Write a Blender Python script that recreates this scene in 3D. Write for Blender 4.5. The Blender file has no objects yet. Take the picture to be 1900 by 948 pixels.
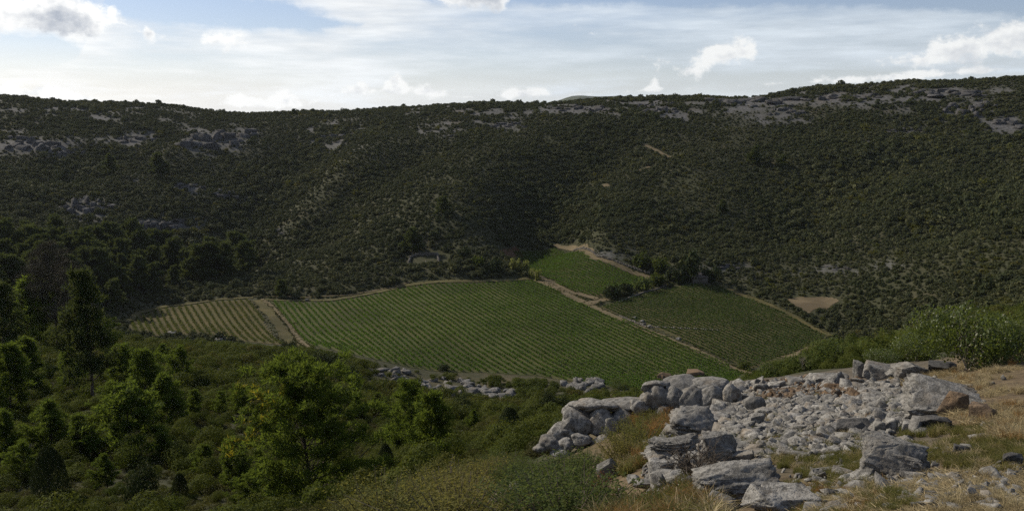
import bpy, bmesh, math, random
import numpy as np
from mathutils import Vector, Matrix

R = math.radians
random.seed(7)
rng = np.random.default_rng(11)
scene = bpy.context.scene
COL = scene.collection

# ------------------------------------------------------------------ camera
EYE = 72.0                      # metres above the vineyard floor
FPX, CX, CY = 1645.0, 950.0, 474.0      # focal length and centre in photograph pixels
PITCH = math.atan((CY - 235.0) / FPX)
cam_data = bpy.data.cameras.new('camera')
cam_data.sensor_width = 36.0
cam_data.lens = 36.0 * FPX / 1900.0
cam_data.clip_start = 0.1
cam_data.clip_end = 40000.0
cam = bpy.data.objects.new('camera', cam_data)
COL.objects.link(cam)
cam.location = (0, 0, EYE)
cam.rotation_euler = (math.pi / 2 - PITCH, 0, 0)
scene.camera = cam

# ------------------------------------------------------------------ light
SUN_AZ, SUN_EL = R(-58), R(34)          # sun ahead and to the left
sun_dir = Vector((math.sin(SUN_AZ) * math.cos(SUN_EL), math.cos(SUN_AZ) * math.cos(SUN_EL), math.sin(SUN_EL)))
sd = bpy.data.lights.new('sun', 'SUN')
sd.energy = 5.0
sd.angle = R(0.6)
sd.color = (1.0, 0.90, 0.74)
sun = bpy.data.objects.new('sun', sd)
COL.objects.link(sun)
sun.rotation_euler = (-sun_dir).to_track_quat('-Z', 'Y').to_euler()

scene.view_settings.view_transform = 'Standard'
scene.view_settings.look = 'None'
scene.view_settings.exposure = 0.12
scene.view_settings.gamma = 1.0
scene.view_settings.use_curve_mapping = False
cy = scene.cycles
cy.use_denoising = False          # keeps needles, leaves and stones crisp
cy.max_bounces = 5; cy.diffuse_bounces = 2; cy.glossy_bounces = 1; cy.transmission_bounces = 3; cy.transparent_max_bounces = 4; cy.volume_bounces = 0

def px_dir(px, py):
    u = (px - CX) / FPX
    v = (CY - py) / FPX
    c, s = math.cos(PITCH), math.sin(PITCH)
    return Vector((u, c + v * s, -s + v * c))

def px_ang(px, py):
    d = px_dir(px, py).normalized()
    return math.atan2(d.x, d.y), math.asin(d.z)

# ------------------------------------------------------------------ sky
def build_world():
    w = bpy.data.worlds.new('World')
    scene.world = w
    w.use_nodes = True
    nt = w.node_tree
    nt.nodes.clear()
    N, K = nt.nodes, nt.links
    def math_(op, a, b=None, c=None, clamp=False):
        n = N.new('ShaderNodeMath'); n.operation = op; n.use_clamp = clamp
        for i, x in enumerate((a, b, c)):
            if x is None: continue
            if isinstance(x, (int, float)): n.inputs[i].default_value = x
            else: K.new(x, n.inputs[i])
        return n.outputs[0]
    def smooth(x, lo, hi, a=0.0, b=1.0):
        n = N.new('ShaderNodeMapRange'); n.interpolation_type = 'SMOOTHSTEP'
        K.new(x, n.inputs[0])
        for i, v in enumerate((lo, hi, a, b)): n.inputs[1 + i].default_value = v
        return n.outputs[0]
    def mix(f, a, b):
        n = N.new('ShaderNodeMix'); n.data_type = 'RGBA'
        K.new(f, n.inputs[0])
        for i, x in ((6, a), (7, b)):
            if isinstance(x, tuple): n.inputs[i].default_value = (*x, 1)
            else: K.new(x, n.inputs[i])
        return n.outputs[2]
    def vmath(op, a, b):
        n = N.new('ShaderNodeVectorMath'); n.operation = op
        for i, x in enumerate((a, b)):
            if isinstance(x, tuple): n.inputs[i].default_value = x
            else: K.new(x, n.inputs[i])
        return n.outputs[0]
    def noise(vec, scale, detail=5, rough=0.55, dist=0.0, out='Fac'):
        n = N.new('ShaderNodeTexNoise'); n.noise_dimensions = '2D'
        n.inputs['Scale'].default_value = scale; n.inputs['Detail'].default_value = detail
        n.inputs['Roughness'].default_value = rough; n.inputs['Distortion'].default_value = dist
        K.new(vec, n.inputs['Vector'])
        return n.outputs[out]
    sky = N.new('ShaderNodeTexSky'); sky.sky_type = 'NISHITA'; sky.sun_disc = False
    sky.sun_elevation = SUN_EL
    sky.sun_rotation = SUN_AZ
    sky.altitude = 200; sky.air_density = 1.0; sky.dust_density = 0.2; sky.ozone_density = 3.0
    skyc = N.new('ShaderNodeVectorMath'); skyc.operation = 'SCALE'
    warm = N.new('ShaderNodeVectorMath'); warm.operation = 'MULTIPLY'; K.new(sky.outputs[0], warm.inputs[0]); warm.inputs[1].default_value = (1.12, 0.96, 0.97)
    K.new(warm.outputs[0], skyc.inputs[0]); skyc.inputs['Scale'].default_value = 0.095
    tc = N.new('ShaderNodeTexCoord')
    sep = N.new('ShaderNodeSeparateXYZ'); K.new(tc.outputs['Generated'], sep.inputs[0])
    az = math_('ARCTAN2', sep.outputs[0], sep.outputs[1])
    el = math_('ARCSINE', sep.outputs[2])
    comb = N.new('ShaderNodeCombineXYZ'); K.new(az, comb.inputs[0]); K.new(el, comb.inputs[1])
    ang = comb.outputs[0]
    # thin cloud nearer the sun is brighter (forward scattering)
    dp = N.new('ShaderNodeVectorMath'); dp.operation = 'DOT_PRODUCT'
    K.new(tc.outputs['Generated'], dp.inputs[0]); dp.inputs[1].default_value = sun_dir
    glow = smooth(dp.outputs['Value'], 0.30, 0.86)
    def mapped(loc, rot, sc):
        mp = N.new('ShaderNodeMapping'); K.new(ang, mp.inputs['Vector'])
        mp.inputs['Location'].default_value = (*loc, 0); mp.inputs['Rotation'].default_value = (0, 0, R(rot)); mp.inputs['Scale'].default_value = (*sc, 1)
        return mp.outputs[0]
    n1 = noise(mapped((0.4, 0.2), 5, (2.6, 14)), 1.3, 4, 0.6)
    n2 = noise(mapped((3.1, 1.7), -8, (5, 40)), 1.0, 4, 0.62)
    nb = noise(mapped((0, 0), 0, (1, 1.35)), 30, 6, 0.66)
    nc = math_('SUBTRACT', nb, 0.5)
    # rows of cloud: centre, thickness and greyness along the horizon; the pattern goes on, mirrored, round the whole sky
    A0, A1 = px_ang(0, 100)[0], px_ang(1900, 100)[0]
    t = math_('DIVIDE', math_('PINGPONG', math_('SUBTRACT', az, A0), A1 - A0), A1 - A0)
    yy = math_('MULTIPLY', el, -FPX)                   # elevation in the same unit as the tables (photograph pixels from the level line)
    def row(stops):
        n = N.new('ShaderNodeValToRGB'); e = n.color_ramp.elements
        while len(e) < len(stops): e.new(0.5)
        for k, (px, y, h, g) in enumerate(stops):
            e[k].position = (px_ang(px, 100)[0] - A0) / (A1 - A0)
            e[k].color = ((y + 60) / 400.0, (h + 60) / 400.0, g, 1)
        K.new(t, n.inputs[0])
        sp = N.new('ShaderNodeSeparateColor'); K.new(n.outputs[0], sp.inputs[0])
        cy_ = math_('MULTIPLY_ADD', sp.outputs[0], 400.0, -60.0 - 235.0); h_ = math_('MULTIPLY_ADD', sp.outputs[1], 400.0, -60.0)
        dy = math_('SUBTRACT', yy, cy_)                # positive below the centre
        ady = math_('MAXIMUM', math_('MULTIPLY', dy, 1.25), math_('MULTIPLY', dy, -1.0))
        return math_('SUBTRACT', h_, ady), dy, sp.outputs[2]
    gap, _, _ = row([(0, 118, 30, 0), (100, 113, 28, 0), (150, 113, 4, 0), (176, 76, -26, 0), (205, 38, 12, 0), (300, 36, 30, 0), (420, 40, 32, 0), (520, 47, 26, 0), (600, 54, 16, 0), (670, 58, -4, 0), (705, 40, -26, 0), (745, 14, -16, 0), (815, 0, 22, 0), (900, 0, 16, 0),
                     (1000, 4, 16, 0), (1180, 4, 18, 0), (1300, 0, 30, 0), (1500, 6, 26, 0), (1700, 14, 32, 0), (1899, 34, 40, 0)])
    veil = math_('ADD', math_('MULTIPLY', n1, 0.85), math_('MULTIPLY', n2, 0.6))
    gapm = smooth(math_('ADD', gap, math_('MULTIPLY', nc, 30.0)), -14, 26, 0.0, 0.75)
    veil_m = smooth(math_('SUBTRACT', veil, gapm), 0.34, 1.02)
    veil_m = math_('MULTIPLY', veil_m, smooth(el, 0.14, 0.6, 1.0, 0.3))
    veil_m = math_('MAXIMUM', veil_m, smooth(el, 0.0, 0.10, 0.92, 0.0))
    veil_col = mix(glow, (0.65, 0.72, 0.785), (1.0, 0.99, 0.965))
    vs = N.new('ShaderNodeVectorMath'); vs.operation = 'SCALE'; K.new(veil_col, vs.inputs[0]); K.new(smooth(n2, 0.3, 0.72, 0.88, 1.07), vs.inputs['Scale'])
    base = mix(veil_m, skyc.outputs[0], vs.outputs[0])
    ua, da, ga = row([(0, 62, 30, .3), (60, 60, 36, .8), (120, 56, 40, .9), (180, 66, 28, .9), (225, 64, 12, .5), (250, 72, -16, .5), (264, 82, -4, .8), (278, 82, 13, .8), (294, 82, -6, .8), (345, 90, -22, 1), (380, 92, 8, 1), (410, 90, 20, 1), (450, 93, 12, 1),
                      (475, 92, -18, 1), (780, 10, -22, 1), (815, 10, 12, .3), (870, 6, 24, 1), (930, 9, 20, .8), (955, 8, -14, .5), (1200, 114, -10, 0), (1222, 117, 6, 0), (1240, 122, -10, 0), (1265, 138, 6, .1), (1295, 133, 24, .2), (1330, 114, 25, .5), (1362, 108, 22, .6),
                      (1400, 108, 10, .4), (1418, 110, -18, 0), (1600, 138, -10, .2), (1720, 124, 20, .45), (1800, 106, 26, .5), (1899, 100, 32, .6)])
    ub, db, gb = row([(0, 178, 8, 0), (110, 184, 7, .1), (160, 190, 2, 0), (210, 196, -14, 0), (400, 198, -8, 0), (440, 193, 14, 1), (490, 198, 5, .6), (528, 189, 18, 1), (562, 198, -2, 0), (620, 178, -6, 0), (665, 168, 12, .7), (702, 172, 2, .5), (735, 162, 19, 1),
                      (762, 172, 0, 0), (792, 173, 14, .8), (845, 182, -8, 0), (910, 182, -8, 0), (950, 175, 11, .7), (1000, 174, 10, .8), (1035, 180, -10, 0), (1185, 172, -10, 0), (1215, 165, 10, .8), (1242, 170, -8, 0), (1460, 160, -10, 0), (1530, 158, 2, 0), (1700, 152, 6, .3), (1899, 142, -4, 0)])
    m = math_('MAXIMUM', smooth(math_('ADD', ua, math_('MULTIPLY', nc, 80.0)), -8, 14), smooth(math_('ADD', math_('MULTIPLY_ADD', ub, 1.4, 5.0), math_('MULTIPLY', nc, 52.0)), -5, 9))
    low = lambda d, u: smooth(math_('ADD', math_('ADD', u, math_('MULTIPLY', d, 0.9)), math_('MULTIPLY', nc, 110.0)), 4, 40)
    ca = math_('MULTIPLY', low(da, ua), ga); cb = math_('MULTIPLY', low(db, ub), gb)
    shade = math_('MAXIMUM', ca, cb)
    nb2 = noise(mapped((0.010, -0.012), 0, (1, 1.35)), 30, 3, 0.6)
    shade = math_('ADD', math_('MULTIPLY', shade, 0.9), math_('MULTIPLY', math_('SUBTRACT', nb2, nb), 1.5), clamp=True)
    col = mix(shade, mix(glow, (0.88, 0.89, 0.88), (1.02, 1.02, 1.0)), (0.40, 0.44, 0.51))
    base = mix(math_('MULTIPLY', m, 0.95), base, col)
    full = N.new('ShaderNodeVectorMath'); full.operation = 'SCALE'; K.new(base, full.inputs[0]); full.inputs['Scale'].default_value = 10.0
    bg = N.new('ShaderNodeBackground'); K.new(full.outputs[0], bg.inputs[0]); bg.inputs[1].default_value = 0.1
    out = N.new('ShaderNodeOutputWorld'); K.new(bg.outputs[0], out.inputs[0])
build_world()
scene.world.cycles.sampling_method = 'NONE'      # an even, bright sky: found well enough by the bounced rays

# ------------------------------------------------------------------ numeric helpers
def _hash(ix, iy, iz, seed):
    h = (ix * 374761393 + iy * 668265263 + iz * 2147483647 + seed * 974634721).astype(np.int64)
    h = (h ^ (h >> 13)) * 1274126177
    h = h ^ (h >> 16)
    return (h & 0xffff).astype(np.float64) / 65535.0

def vnoise(p, seed=0):
    """value noise of points p (n,3), 0..1"""
    p = np.asarray(p, float)
    i = np.floor(p).astype(np.int64); f = p - i
    f = f * f * (3 - 2 * f)
    r = 0
    for dx in (0, 1):
        for dy in (0, 1):
            for dz in (0, 1):
                w = (f[:, 0] if dx else 1 - f[:, 0]) * (f[:, 1] if dy else 1 - f[:, 1]) * (f[:, 2] if dz else 1 - f[:, 2])
                r = r + w * _hash(i[:, 0] + dx, i[:, 1] + dy, i[:, 2] + dz, seed)
    return r

def fbm(p, seed=0, octv=4, gain=0.5):
    p = np.asarray(p, float)
    if p.shape[1] == 2: p = np.c_[p, np.zeros(len(p))]
    a, s, t = 1.0, 0.0, 0.0
    for o in range(octv):
        s = s + a * (vnoise(p * (2.03 ** o) + 17.3 * o, seed + o) - 0.5)
        t += a; a *= gain
    return s / t * 2        # about -1..1

def dirs_px(px, py):
    px = np.asarray(px, float); py = np.asarray(py, float)
    u = (px - CX) / FPX; v = (CY - py) / FPX
    c, s = math.cos(PITCH), math.sin(PITCH)
    return np.stack([u, c + v * s, -s + v * c], -1)

def project(P):
    P = np.atleast_2d(np.asarray(P, float)) - np.array([0, 0, EYE])
    c, s = math.cos(PITCH), math.sin(PITCH)
    zf = P[:, 1] * c - P[:, 2] * s
    yu = P[:, 1] * s + P[:, 2] * c
    zf = np.where(np.abs(zf) < 1e-6, 1e-6, zf)
    return CX + FPX * P[:, 0] / zf, CY - FPX * yu / zf, zf

# ------------------------------------------------------------------ the lie of the land
# (photo x, photo y, forward distance in metres): surveyed points of the terrain
def plane_Y(px, py):
    d = dirs_px(px, py); q = d[..., 2] / d[..., 1]
    return (-EYE - 9.9) / (q - 0.03)          # the vineyard floor rises 3 % away from the camera
CTRL = [
 # ledge with scree at the right
 (1700, 940, 4.0), (1890, 940, 4.0), (2100, 940, 4.2), (1890, 800, 6.5), (2150, 800, 7.0), (1880, 700, 11), (2150, 700, 12), (1880, 648, 16), (2200, 640, 20), (1400, 940, 5.0), (1650, 850, 6.5),
 (1400, 830, 8.5), (1500, 760, 12.5), (1500, 702, 20), (1700, 680, 19), (1780, 668, 21), (1640, 690, 20), (1360, 712, 22), (1250, 735, 22), (1250, 770, 16), (1200, 850, 9.5), (1150, 940, 6.5), (1300, 880, 6.8),
 (1000, 945, 9.5), (1080, 815, 27), (800, 945, 17), (1000, 850, 34), (900, 880, 33),
 # below the ledge, falling into the valley
 (1450, 698, 60), (1650, 660, 60), (1850, 650, 50), (2150, 640, 50), (1650, 645, 190), (1880, 600, 170), (2150, 590, 170), (1300, 745, 90),
 # slope at the left
 (650, 950, 30), (560, 948, 44), (300, 945, 48), (0, 945, 50), (-300, 945, 52), (715, 872, 55), (800, 855, 60), (150, 745, 100), (-200, 745, 105), (400, 805, 78), (600, 745, 112), (0, 830, 70), (-300, 830, 74),
 (300, 655, 215), (0, 640, 175), (-300, 640, 175), (900, 805, 88), (850, 748, 205), (700, 765, 150), (1000, 765, 140), (1100, 730, 222), (560, 655, 230),
 # foot of the far slope and up to the ridge
 (0, 545, 285), (-300, 545, 290), (300, 540, 388), (300, 450, 480), (300, 350, 575), (300, 270, 665), (300, 205, 770), (0, 480, 350), (0, 400, 440), (0, 300, 570), (0, 182, 750), (-300, 480, 350), (-300, 300, 570), (-300, 170, 750),
 (560, 520, 410), (560, 430, 500), (540, 330, 615), (560, 270, 705), (560, 214, 820), (900, 505, 408), (870, 470, 432), (900, 400, 505), (900, 320, 595), (900, 250, 695), (900, 197, 800),
 (740, 208, 810), (1110, 192, 800), (1110, 440, 460), (1110, 330, 590),
 (1300, 505, 402), (1300, 440, 480), (1300, 340, 585), (1300, 250, 690), (1300, 186, 790), (1700, 520, 360), (1700, 420, 450), (1700, 300, 575), (1700, 225, 680), (1700, 157, 775), (1500, 172, 785), (1500, 240, 690),
 (1900, 560, 260), (1900, 480, 340), (1900, 350, 475), (1900, 240, 640), (1900, 146, 765), (2200, 560, 260), (2200, 350, 475), (2200, 140, 765),
]
for (x, y) in [(240, 595), (400, 560), (400, 615), (500, 558), (560, 632), (620, 559), (700, 600), (740, 537), (800, 680), (850, 600), (985, 523), (1000, 690), (1050, 610), (1085, 566), (1200, 614), (1200, 700),
               (1300, 655), (1380, 690), (1110, 575), (1250, 535), (1330, 530), (1450, 580), (1540, 630), (1470, 665), (1330, 600), (1000, 640), (1500, 562), (1600, 600), (1180, 535), (1060, 465), (960, 470), (1205, 515)]:
    CTRL.append((x, y, float(plane_Y(x, y))))
_c = np.array(CTRL, float)
_d = dirs_px(_c[:, 0], _c[:, 1]); _t = _c[:, 2] / _d[:, 1]
_P = _d * _t[:, None]
_r = np.hypot(_P[:, 0], _P[:, 1])
_az = np.arctan2(_P[:, 0], _P[:, 1]); _lr = np.log(_r); _q = _P[:, 2] / _r
# beyond the ridge the plateau drops away
_ex_az = np.radians([-45, -30, -15, 0, 15, 30, 45])
ex = [(a, math.log(r), z / r) for a in _ex_az for (r, z) in ((1000, 8.0), (1400, -15.0), (3000, -40.0), (12000, -60.0), (30000, -70.0))]
ex += [(a, math.log(r), -1.62 / r) for a in _ex_az for r in (1.6, 2.2)]
ex = np.array(ex)
T_az = np.r_[_az, ex[:, 0]] * 2.2; T_lr = np.r_[_lr, ex[:, 1]]; T_q = np.r_[_q, ex[:, 2]]
def _phi(d2): return 0.5 * d2 * np.log(d2 + 1e-12)
def _fit():
    n = len(T_q)
    d2 = (T_az[:, None] - T_az[None]) ** 2 + (T_lr[:, None] - T_lr[None]) ** 2
    A = _phi(d2) + np.eye(n) * 2e-4
    Pm = np.c_[np.ones(n), T_az, T_lr]
    M = np.zeros((n + 3, n + 3)); M[:n, :n] = A; M[:n, n:] = Pm; M[n:, :n] = Pm.T
    return np.linalg.solve(M, np.r_[T_q, 0, 0, 0])
T_w = _fit()

FLAT = []            # polygons (world) where the ground is worked smooth: filled once the fields are known
def base_h(x, y):
    x = np.asarray(x, float).ravel(); y = np.asarray(y, float).ravel()
    r = np.maximum(np.hypot(x, y), 1.6); az = np.arctan2(x, y)
    az = np.clip(az, R(-44), R(44)) * 2.2; lr = np.log(r)
    out = np.empty(len(x))
    n = len(T_q)
    for i in range(0, len(x), 20000):
        s = slice(i, i + 20000)
        d2 = (az[s, None] - T_az[None]) ** 2 + (lr[s, None] - T_lr[None]) ** 2
        out[s] = _phi(d2) @ T_w[:n] + T_w[n] + T_w[n + 1] * az[s] + T_w[n + 2] * lr[s]
    return out * r + EYE

def in_poly(x, y, poly):
    poly = np.asarray(poly); inside = np.zeros(len(x), bool)
    j = len(poly) - 1
    for i in range(len(poly)):
        xi, yi = poly[i][:2]; xj, yj = poly[j][:2]
        c = ((yi > y) != (yj > y)) & (x < (xj - xi) * (y - yi) / (yj - yi + 1e-12) + xi)
        inside ^= c; j = i
    return inside

def poly_dist(x, y, poly, closed=True):
    """distance from points to a polyline"""
    poly = np.asarray(poly)[:, :2]; best = np.full(len(x), 1e9)
    m = len(poly)
    for i in range(m if closed else m - 1):
        a = poly[i]; b = poly[(i + 1) % m]; ab = b - a
        t = np.clip(((x - a[0]) * ab[0] + (y - a[1]) * ab[1]) / (ab @ ab + 1e-9), 0, 1)
        best = np.minimum(best, np.hypot(x - a[0] - t * ab[0], y - a[1] - t * ab[1]))
    return best

def worked(x, y):
    """1 on and near the fields and tracks, 0 in the wild"""
    w = np.zeros(len(x))
    for poly, closed, fall in FLAT:
        d = poly_dist(x, y, poly, closed)
        if closed: d = np.where(in_poly(x, y, poly), 0, d)
        w = np.maximum(w, np.clip(1 - d / fall, 0, 1))
    return w

# the ground is kept as a polar grid round the viewpoint (fine near by, coarse far away)
G_AZ = np.radians(np.arange(-46, 46.01, 0.2)); G_LR = np.arange(math.log(1.6), math.log(1320.0), 0.0118)
_ga, _gl = np.meshgrid(G_AZ, G_LR)
GX = (np.sin(_ga) * np.exp(_gl)); GY = (np.cos(_ga) * np.exp(_gl))
GH = base_h(GX.ravel(), GY.ravel()).reshape(GX.shape)      # replaced below by the rough ground

def height(x, y):
    x = np.asarray(x, float).ravel(); y = np.asarray(y, float).ravel()
    fa = (np.clip(np.arctan2(x, y), G_AZ[0], G_AZ[-1] - 1e-6) - G_AZ[0]) / (G_AZ[1] - G_AZ[0])
    fl = (np.clip(np.log(np.maximum(np.hypot(x, y), 1.6)), G_LR[0], G_LR[-1] - 1e-6) - G_LR[0]) / (G_LR[1] - G_LR[0])
    ia = np.minimum(fa.astype(int), len(G_AZ) - 2); il = np.minimum(fl.astype(int), len(G_LR) - 2)
    ta = fa - ia; tl = fl - il
    return (GH[il, ia] * (1 - ta) * (1 - tl) + GH[il, ia + 1] * ta * (1 - tl) + GH[il + 1, ia] * (1 - ta) * tl + GH[il + 1, ia + 1] * ta * tl)

GULLY = [([(430, 470), (470, 410), (520, 345), (545, 305), (600, 268), (660, 240)], -11.0, 26.0), ([(600, 440), (640, 380), (720, 330), (790, 285)], -7.0, 22.0), ([(1020, 420), (1060, 350), (1120, 290), (1150, 250)], -7.0, 24.0), ([(1500, 420), (1560, 340), (1700, 270), (1790, 215)], -9.0, 30.0),
         ([(60, 400), (120, 340), (200, 300)], -6.0, 22.0), ([(1780, 420), (1840, 330), (1880, 250)], -7.0, 26.0), ([(330, 300), (400, 262), (450, 275)], 7.0, 24.0), ([(560, 400), (640, 320), (700, 270)], 4.0, 22.0), ([(850, 420), (900, 330), (950, 260)], 4.0, 30.0), ([(40, 275), (110, 262)], 5.0, 24.0), ([(1300, 330), (1400, 215)], 4.0, 30.0)]
def relief(x, y):
    out = np.zeros(len(x))
    for pts, dz, wd in GULLY:
        q = place([a for a, _ in pts], [b for _, b in pts], 320)
        d = poly_dist(x, y, q, False)
        out += dz * np.exp(-(d / wd) ** 2)
    return out

def roughen():
    global GH
    x, y = GX.ravel(), GY.ravel()
    r = np.hypot(x, y); p = np.c_[x, y]
    far = np.clip((r - 330) / 120, 0, 1) * np.clip((1000 - r) / 150, 0.3, 1)
    mid = np.clip((r - 25) / 40, 0, 1)
    wild = 1 - worked(x, y)
    ridged = 1 - np.abs(fbm(p / 95.0, 3, 3)) * 2
    big = 1 - np.abs(fbm(p / 150.0, 13, 2)) * 2
    n = far * (ridged * 2.4 + big * 4.0 + 2.6 * fbm(p / 42.0, 5, 4)) + mid * 0.8 * fbm(p / 13.0, 9, 3)
    n = n + 1.15 * far * relief(x, y)
    n = n + 0.10 * fbm(p / 1.7, 21, 3) * np.clip(1 - r / 60, 0, 1) + 0.25 * fbm(p / 5.0, 25, 2) * np.clip((r - 6) / 12, 0, 1)
    n = n * np.interp(r, [620, 720], [1.0, 0.3])
    GH = GH + (n * wild).reshape(GH.shape)

def place(px, py, rmin=1.8, rmax=1600.0, steps=500):
    """ground points seen through photograph pixels (first hit beyond rmin)"""
    px = np.atleast_1d(np.asarray(px, float)); py = np.atleast_1d(np.asarray(py, float))
    d = dirs_px(px, py); d = d / np.hypot(d[:, 0], d[:, 1])[:, None]
    rmin = np.broadcast_to(np.asarray(rmin, float), px.shape)
    res = np.zeros((len(px), 3))
    for i in range(0, len(px), 400):
        s = slice(i, i + 400)
        k = np.linspace(0, 1, steps)
        rr = rmin[s, None] * (rmax / rmin[s, None]) ** k[None]
        X = d[s, 0:1] * rr; Y = d[s, 1:2] * rr; Z = EYE + d[s, 2:3] * rr
        H = height(X.ravel(), Y.ravel()).reshape(X.shape)
        below = Z <= H
        hit = below.any(1); idx = np.where(hit, below.argmax(1), steps - 1)
        a = np.arange(len(rr))
        i0 = np.maximum(idx - 1, 0)
        g0 = (Z - H)[a, i0]; g1 = (Z - H)[a, idx]
        t = np.clip(g0 / (g0 - g1 + 1e-9), 0, 1)
        r_ = rr[a, i0] + (rr[a, idx] - rr[a, i0]) * t
        x = d[s, 0] * r_; y = d[s, 1] * r_
        res[s] = np.c_[x, y, height(x, y)]
    return res

def pl(px, py, rmin=1.8): return place([px], [py], rmin)[0]

# ------------------------------------------------------------------ materials
def new_mat(name):
    m = bpy.data.materials.new(name); m.use_nodes = True
    nt = m.node_tree; nt.nodes.clear()
    out = nt.nodes.new('ShaderNodeOutputMaterial')
    return m, nt, out

class NB:
    """small node builder"""
    def __init__(s, nt): s.nt, s.N, s.K = nt, nt.nodes, nt.links
    def set(s, sock, v):
        if hasattr(v, 'is_output') or isinstance(v, bpy.types.NodeSocket): s.K.new(v, sock)
        elif isinstance(v, tuple) and len(v) == 3 and sock.type == 'RGBA': sock.default_value = (*v, 1)
        else: sock.default_value = v
    def noise(s, scale, detail=5, rough=0.55, vec=None, dist=0.0):
        n = s.N.new('ShaderNodeTexNoise'); n.inputs['Scale'].default_value = scale; n.inputs['Detail'].default_value = detail
        n.inputs['Roughness'].default_value = rough; n.inputs['Distortion'].default_value = dist
        if vec is not None: s.K.new(vec, n.inputs['Vector'])
        return n.outputs['Fac']
    def vor(s, scale, vec=None, feature='F1'):
        n = s.N.new('ShaderNodeTexVoronoi'); n.feature = feature; n.inputs['Scale'].default_value = scale
        if vec is not None: s.K.new(vec, n.inputs['Vector'])
        return n.outputs['Distance']
    def pos(s): return s.N.new('ShaderNodeNewGeometry').outputs['Position']
    def island(s): return s.N.new('ShaderNodeNewGeometry').outputs['Random Per Island']
    def objrand(s): return s.N.new('ShaderNodeObjectInfo').outputs['Random']
    def attr(s, name):
        n = s.N.new('ShaderNodeAttribute'); n.attribute_name = name; return n.outputs['Fac']
    def rng(s, x, lo, hi, a=0.0, b=1.0, smooth=True):
        n = s.N.new('ShaderNodeMapRange'); n.interpolation_type = 'SMOOTHSTEP' if smooth else 'LINEAR'
        s.K.new(x, n.inputs[0])
        for i, v in enumerate((lo, hi, a, b)): n.inputs[1 + i].default_value = v
        return n.outputs[0]
    def mix(s, f, a, b, mode='MIX'):
        n = s.N.new('ShaderNodeMix'); n.data_type = 'RGBA'; n.blend_type = mode
        s.set(n.inputs[0], f); s.set(n.inputs[6], a); s.set(n.inputs[7], b)
        return n.outputs[2]
    def math(s, op, a, b=0.0, clamp=False):
        n = s.N.new('ShaderNodeMath'); n.operation = op; n.use_clamp = clamp
        s.set(n.inputs[0], a); s.set(n.inputs[1], b); return n.outputs[0]
    def ramp(s, x, stops):
        n = s.N.new('ShaderNodeValToRGB'); s.K.new(x, n.inputs[0])
        e = n.color_ramp.elements
        while len(e) < len(stops): e.new(0.5)
        for k, (p, c) in enumerate(stops): e[k].position = p; e[k].color = (*c, 1)
        return n.outputs[0]
    def bump(s, h, strength, dist):
        n = s.N.new('ShaderNodeBump'); n.inputs['Strength'].default_value = strength; n.inputs['Distance'].default_value = dist
        s.K.new(h, n.inputs['Height']); return n.outputs[0]
    def bsdf(s, col, rough=0.9, normal=None, spec=0.2):
        n = s.N.new('ShaderNodeBsdfPrincipled'); s.set(n.inputs['Base Color'], col); n.inputs['Roughness'].default_value = rough
        n.inputs['Specular IOR Level'].default_value = spec
        if normal is not None: s.K.new(normal, n.inputs['Normal'])
        return n.outputs[0]

def leaf_mat(name, stops, trans=0.35, tcol=(0.16, 0.20, 0.03), rough=0.8, vary=0.45, spec=0.06, patch=None):
    """foliage: colour by individual plant (stops), by leaf and, where patch gives (scale, colour, amount), by stand (in the vines: painted sunlit areas); light passes through the leaf"""
    m, nt, out = new_mat(name); b = NB(nt)
    col = b.ramp(b.objrand(), stops)
    isl = b.island()
    if patch is not None:
        n = b.noise(patch[0], 3, 0.55, b.pos()); col = b.mix(b.rng(n, 0.42, 0.62, 0, patch[2]), col, patch[1])
    col = b.mix(b.rng(isl, 0, 1, 0.0, vary, False), col, (0.015, 0.02, 0.006))
    col = b.mix(b.math('MULTIPLY', b.math('POWER', isl, 6.0), 0.4), col, (0.15, 0.14, 0.04))
    p = b.bsdf(col, rough, spec=spec)
    t = nt.nodes.new('ShaderNodeBsdfTranslucent')
    tc = b.mix(0.6, col, tcol); b.K.new(tc, t.inputs[0])
    mx = nt.nodes.new('ShaderNodeMixShader'); mx.inputs[0].default_value = trans
    b.K.new(p, mx.inputs[1]); b.K.new(t.outputs[0], mx.inputs[2]); b.K.new(mx.outputs[0], out.inputs[0])
    return m

def rock_mat(name, scale, base=(0.275, 0.265, 0.245), dark=(0.078, 0.075, 0.069), warm=(0.22, 0.17, 0.115), warm_amt=0.5, bump=0.8, bd=0.03):
    m, nt, out = new_mat(name); b = NB(nt); p = b.pos()
    n1 = b.noise(scale * 0.35, 4, 0.6, p); n2 = b.noise(scale * 1.6, 7, 0.72, p); n3 = b.noise(scale * 7, 4, 0.7, p)
    col = b.mix(b.rng(n2, 0.40, 0.60), dark, base)
    col = b.mix(b.rng(n3, 0.5, 0.72, 0, 0.65), col, tuple(min(1, 1.45 * c) for c in base))
    col = b.mix(b.rng(n1, 0.50, 0.70, 0, warm_amt), col, warm)
    col = b.mix(b.rng(b.objrand(), 0, 1, 0.0, 0.6, False), col, tuple(0.42 * c for c in base))
    pit = b.rng(b.vor(scale * 5.0, p), 0.0, 0.28, 1, 0); pit = b.math('MULTIPLY', pit, b.rng(n1, 0.42, 0.6))
    col = b.mix(b.math('MULTIPLY', pit, 0.55), col, tuple(0.3 * c for c in dark))
    h = b.math('ADD', b.math('MULTIPLY', n2, 1.0), b.math('MULTIPLY', n3, 0.4)); h = b.math('SUBTRACT', h, b.math('MULTIPLY', pit, 0.35))
    b.K.new(b.bsdf(col, 0.95, b.bump(h, bump, bd), 0.1), out.inputs[0])
    return m

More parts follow.
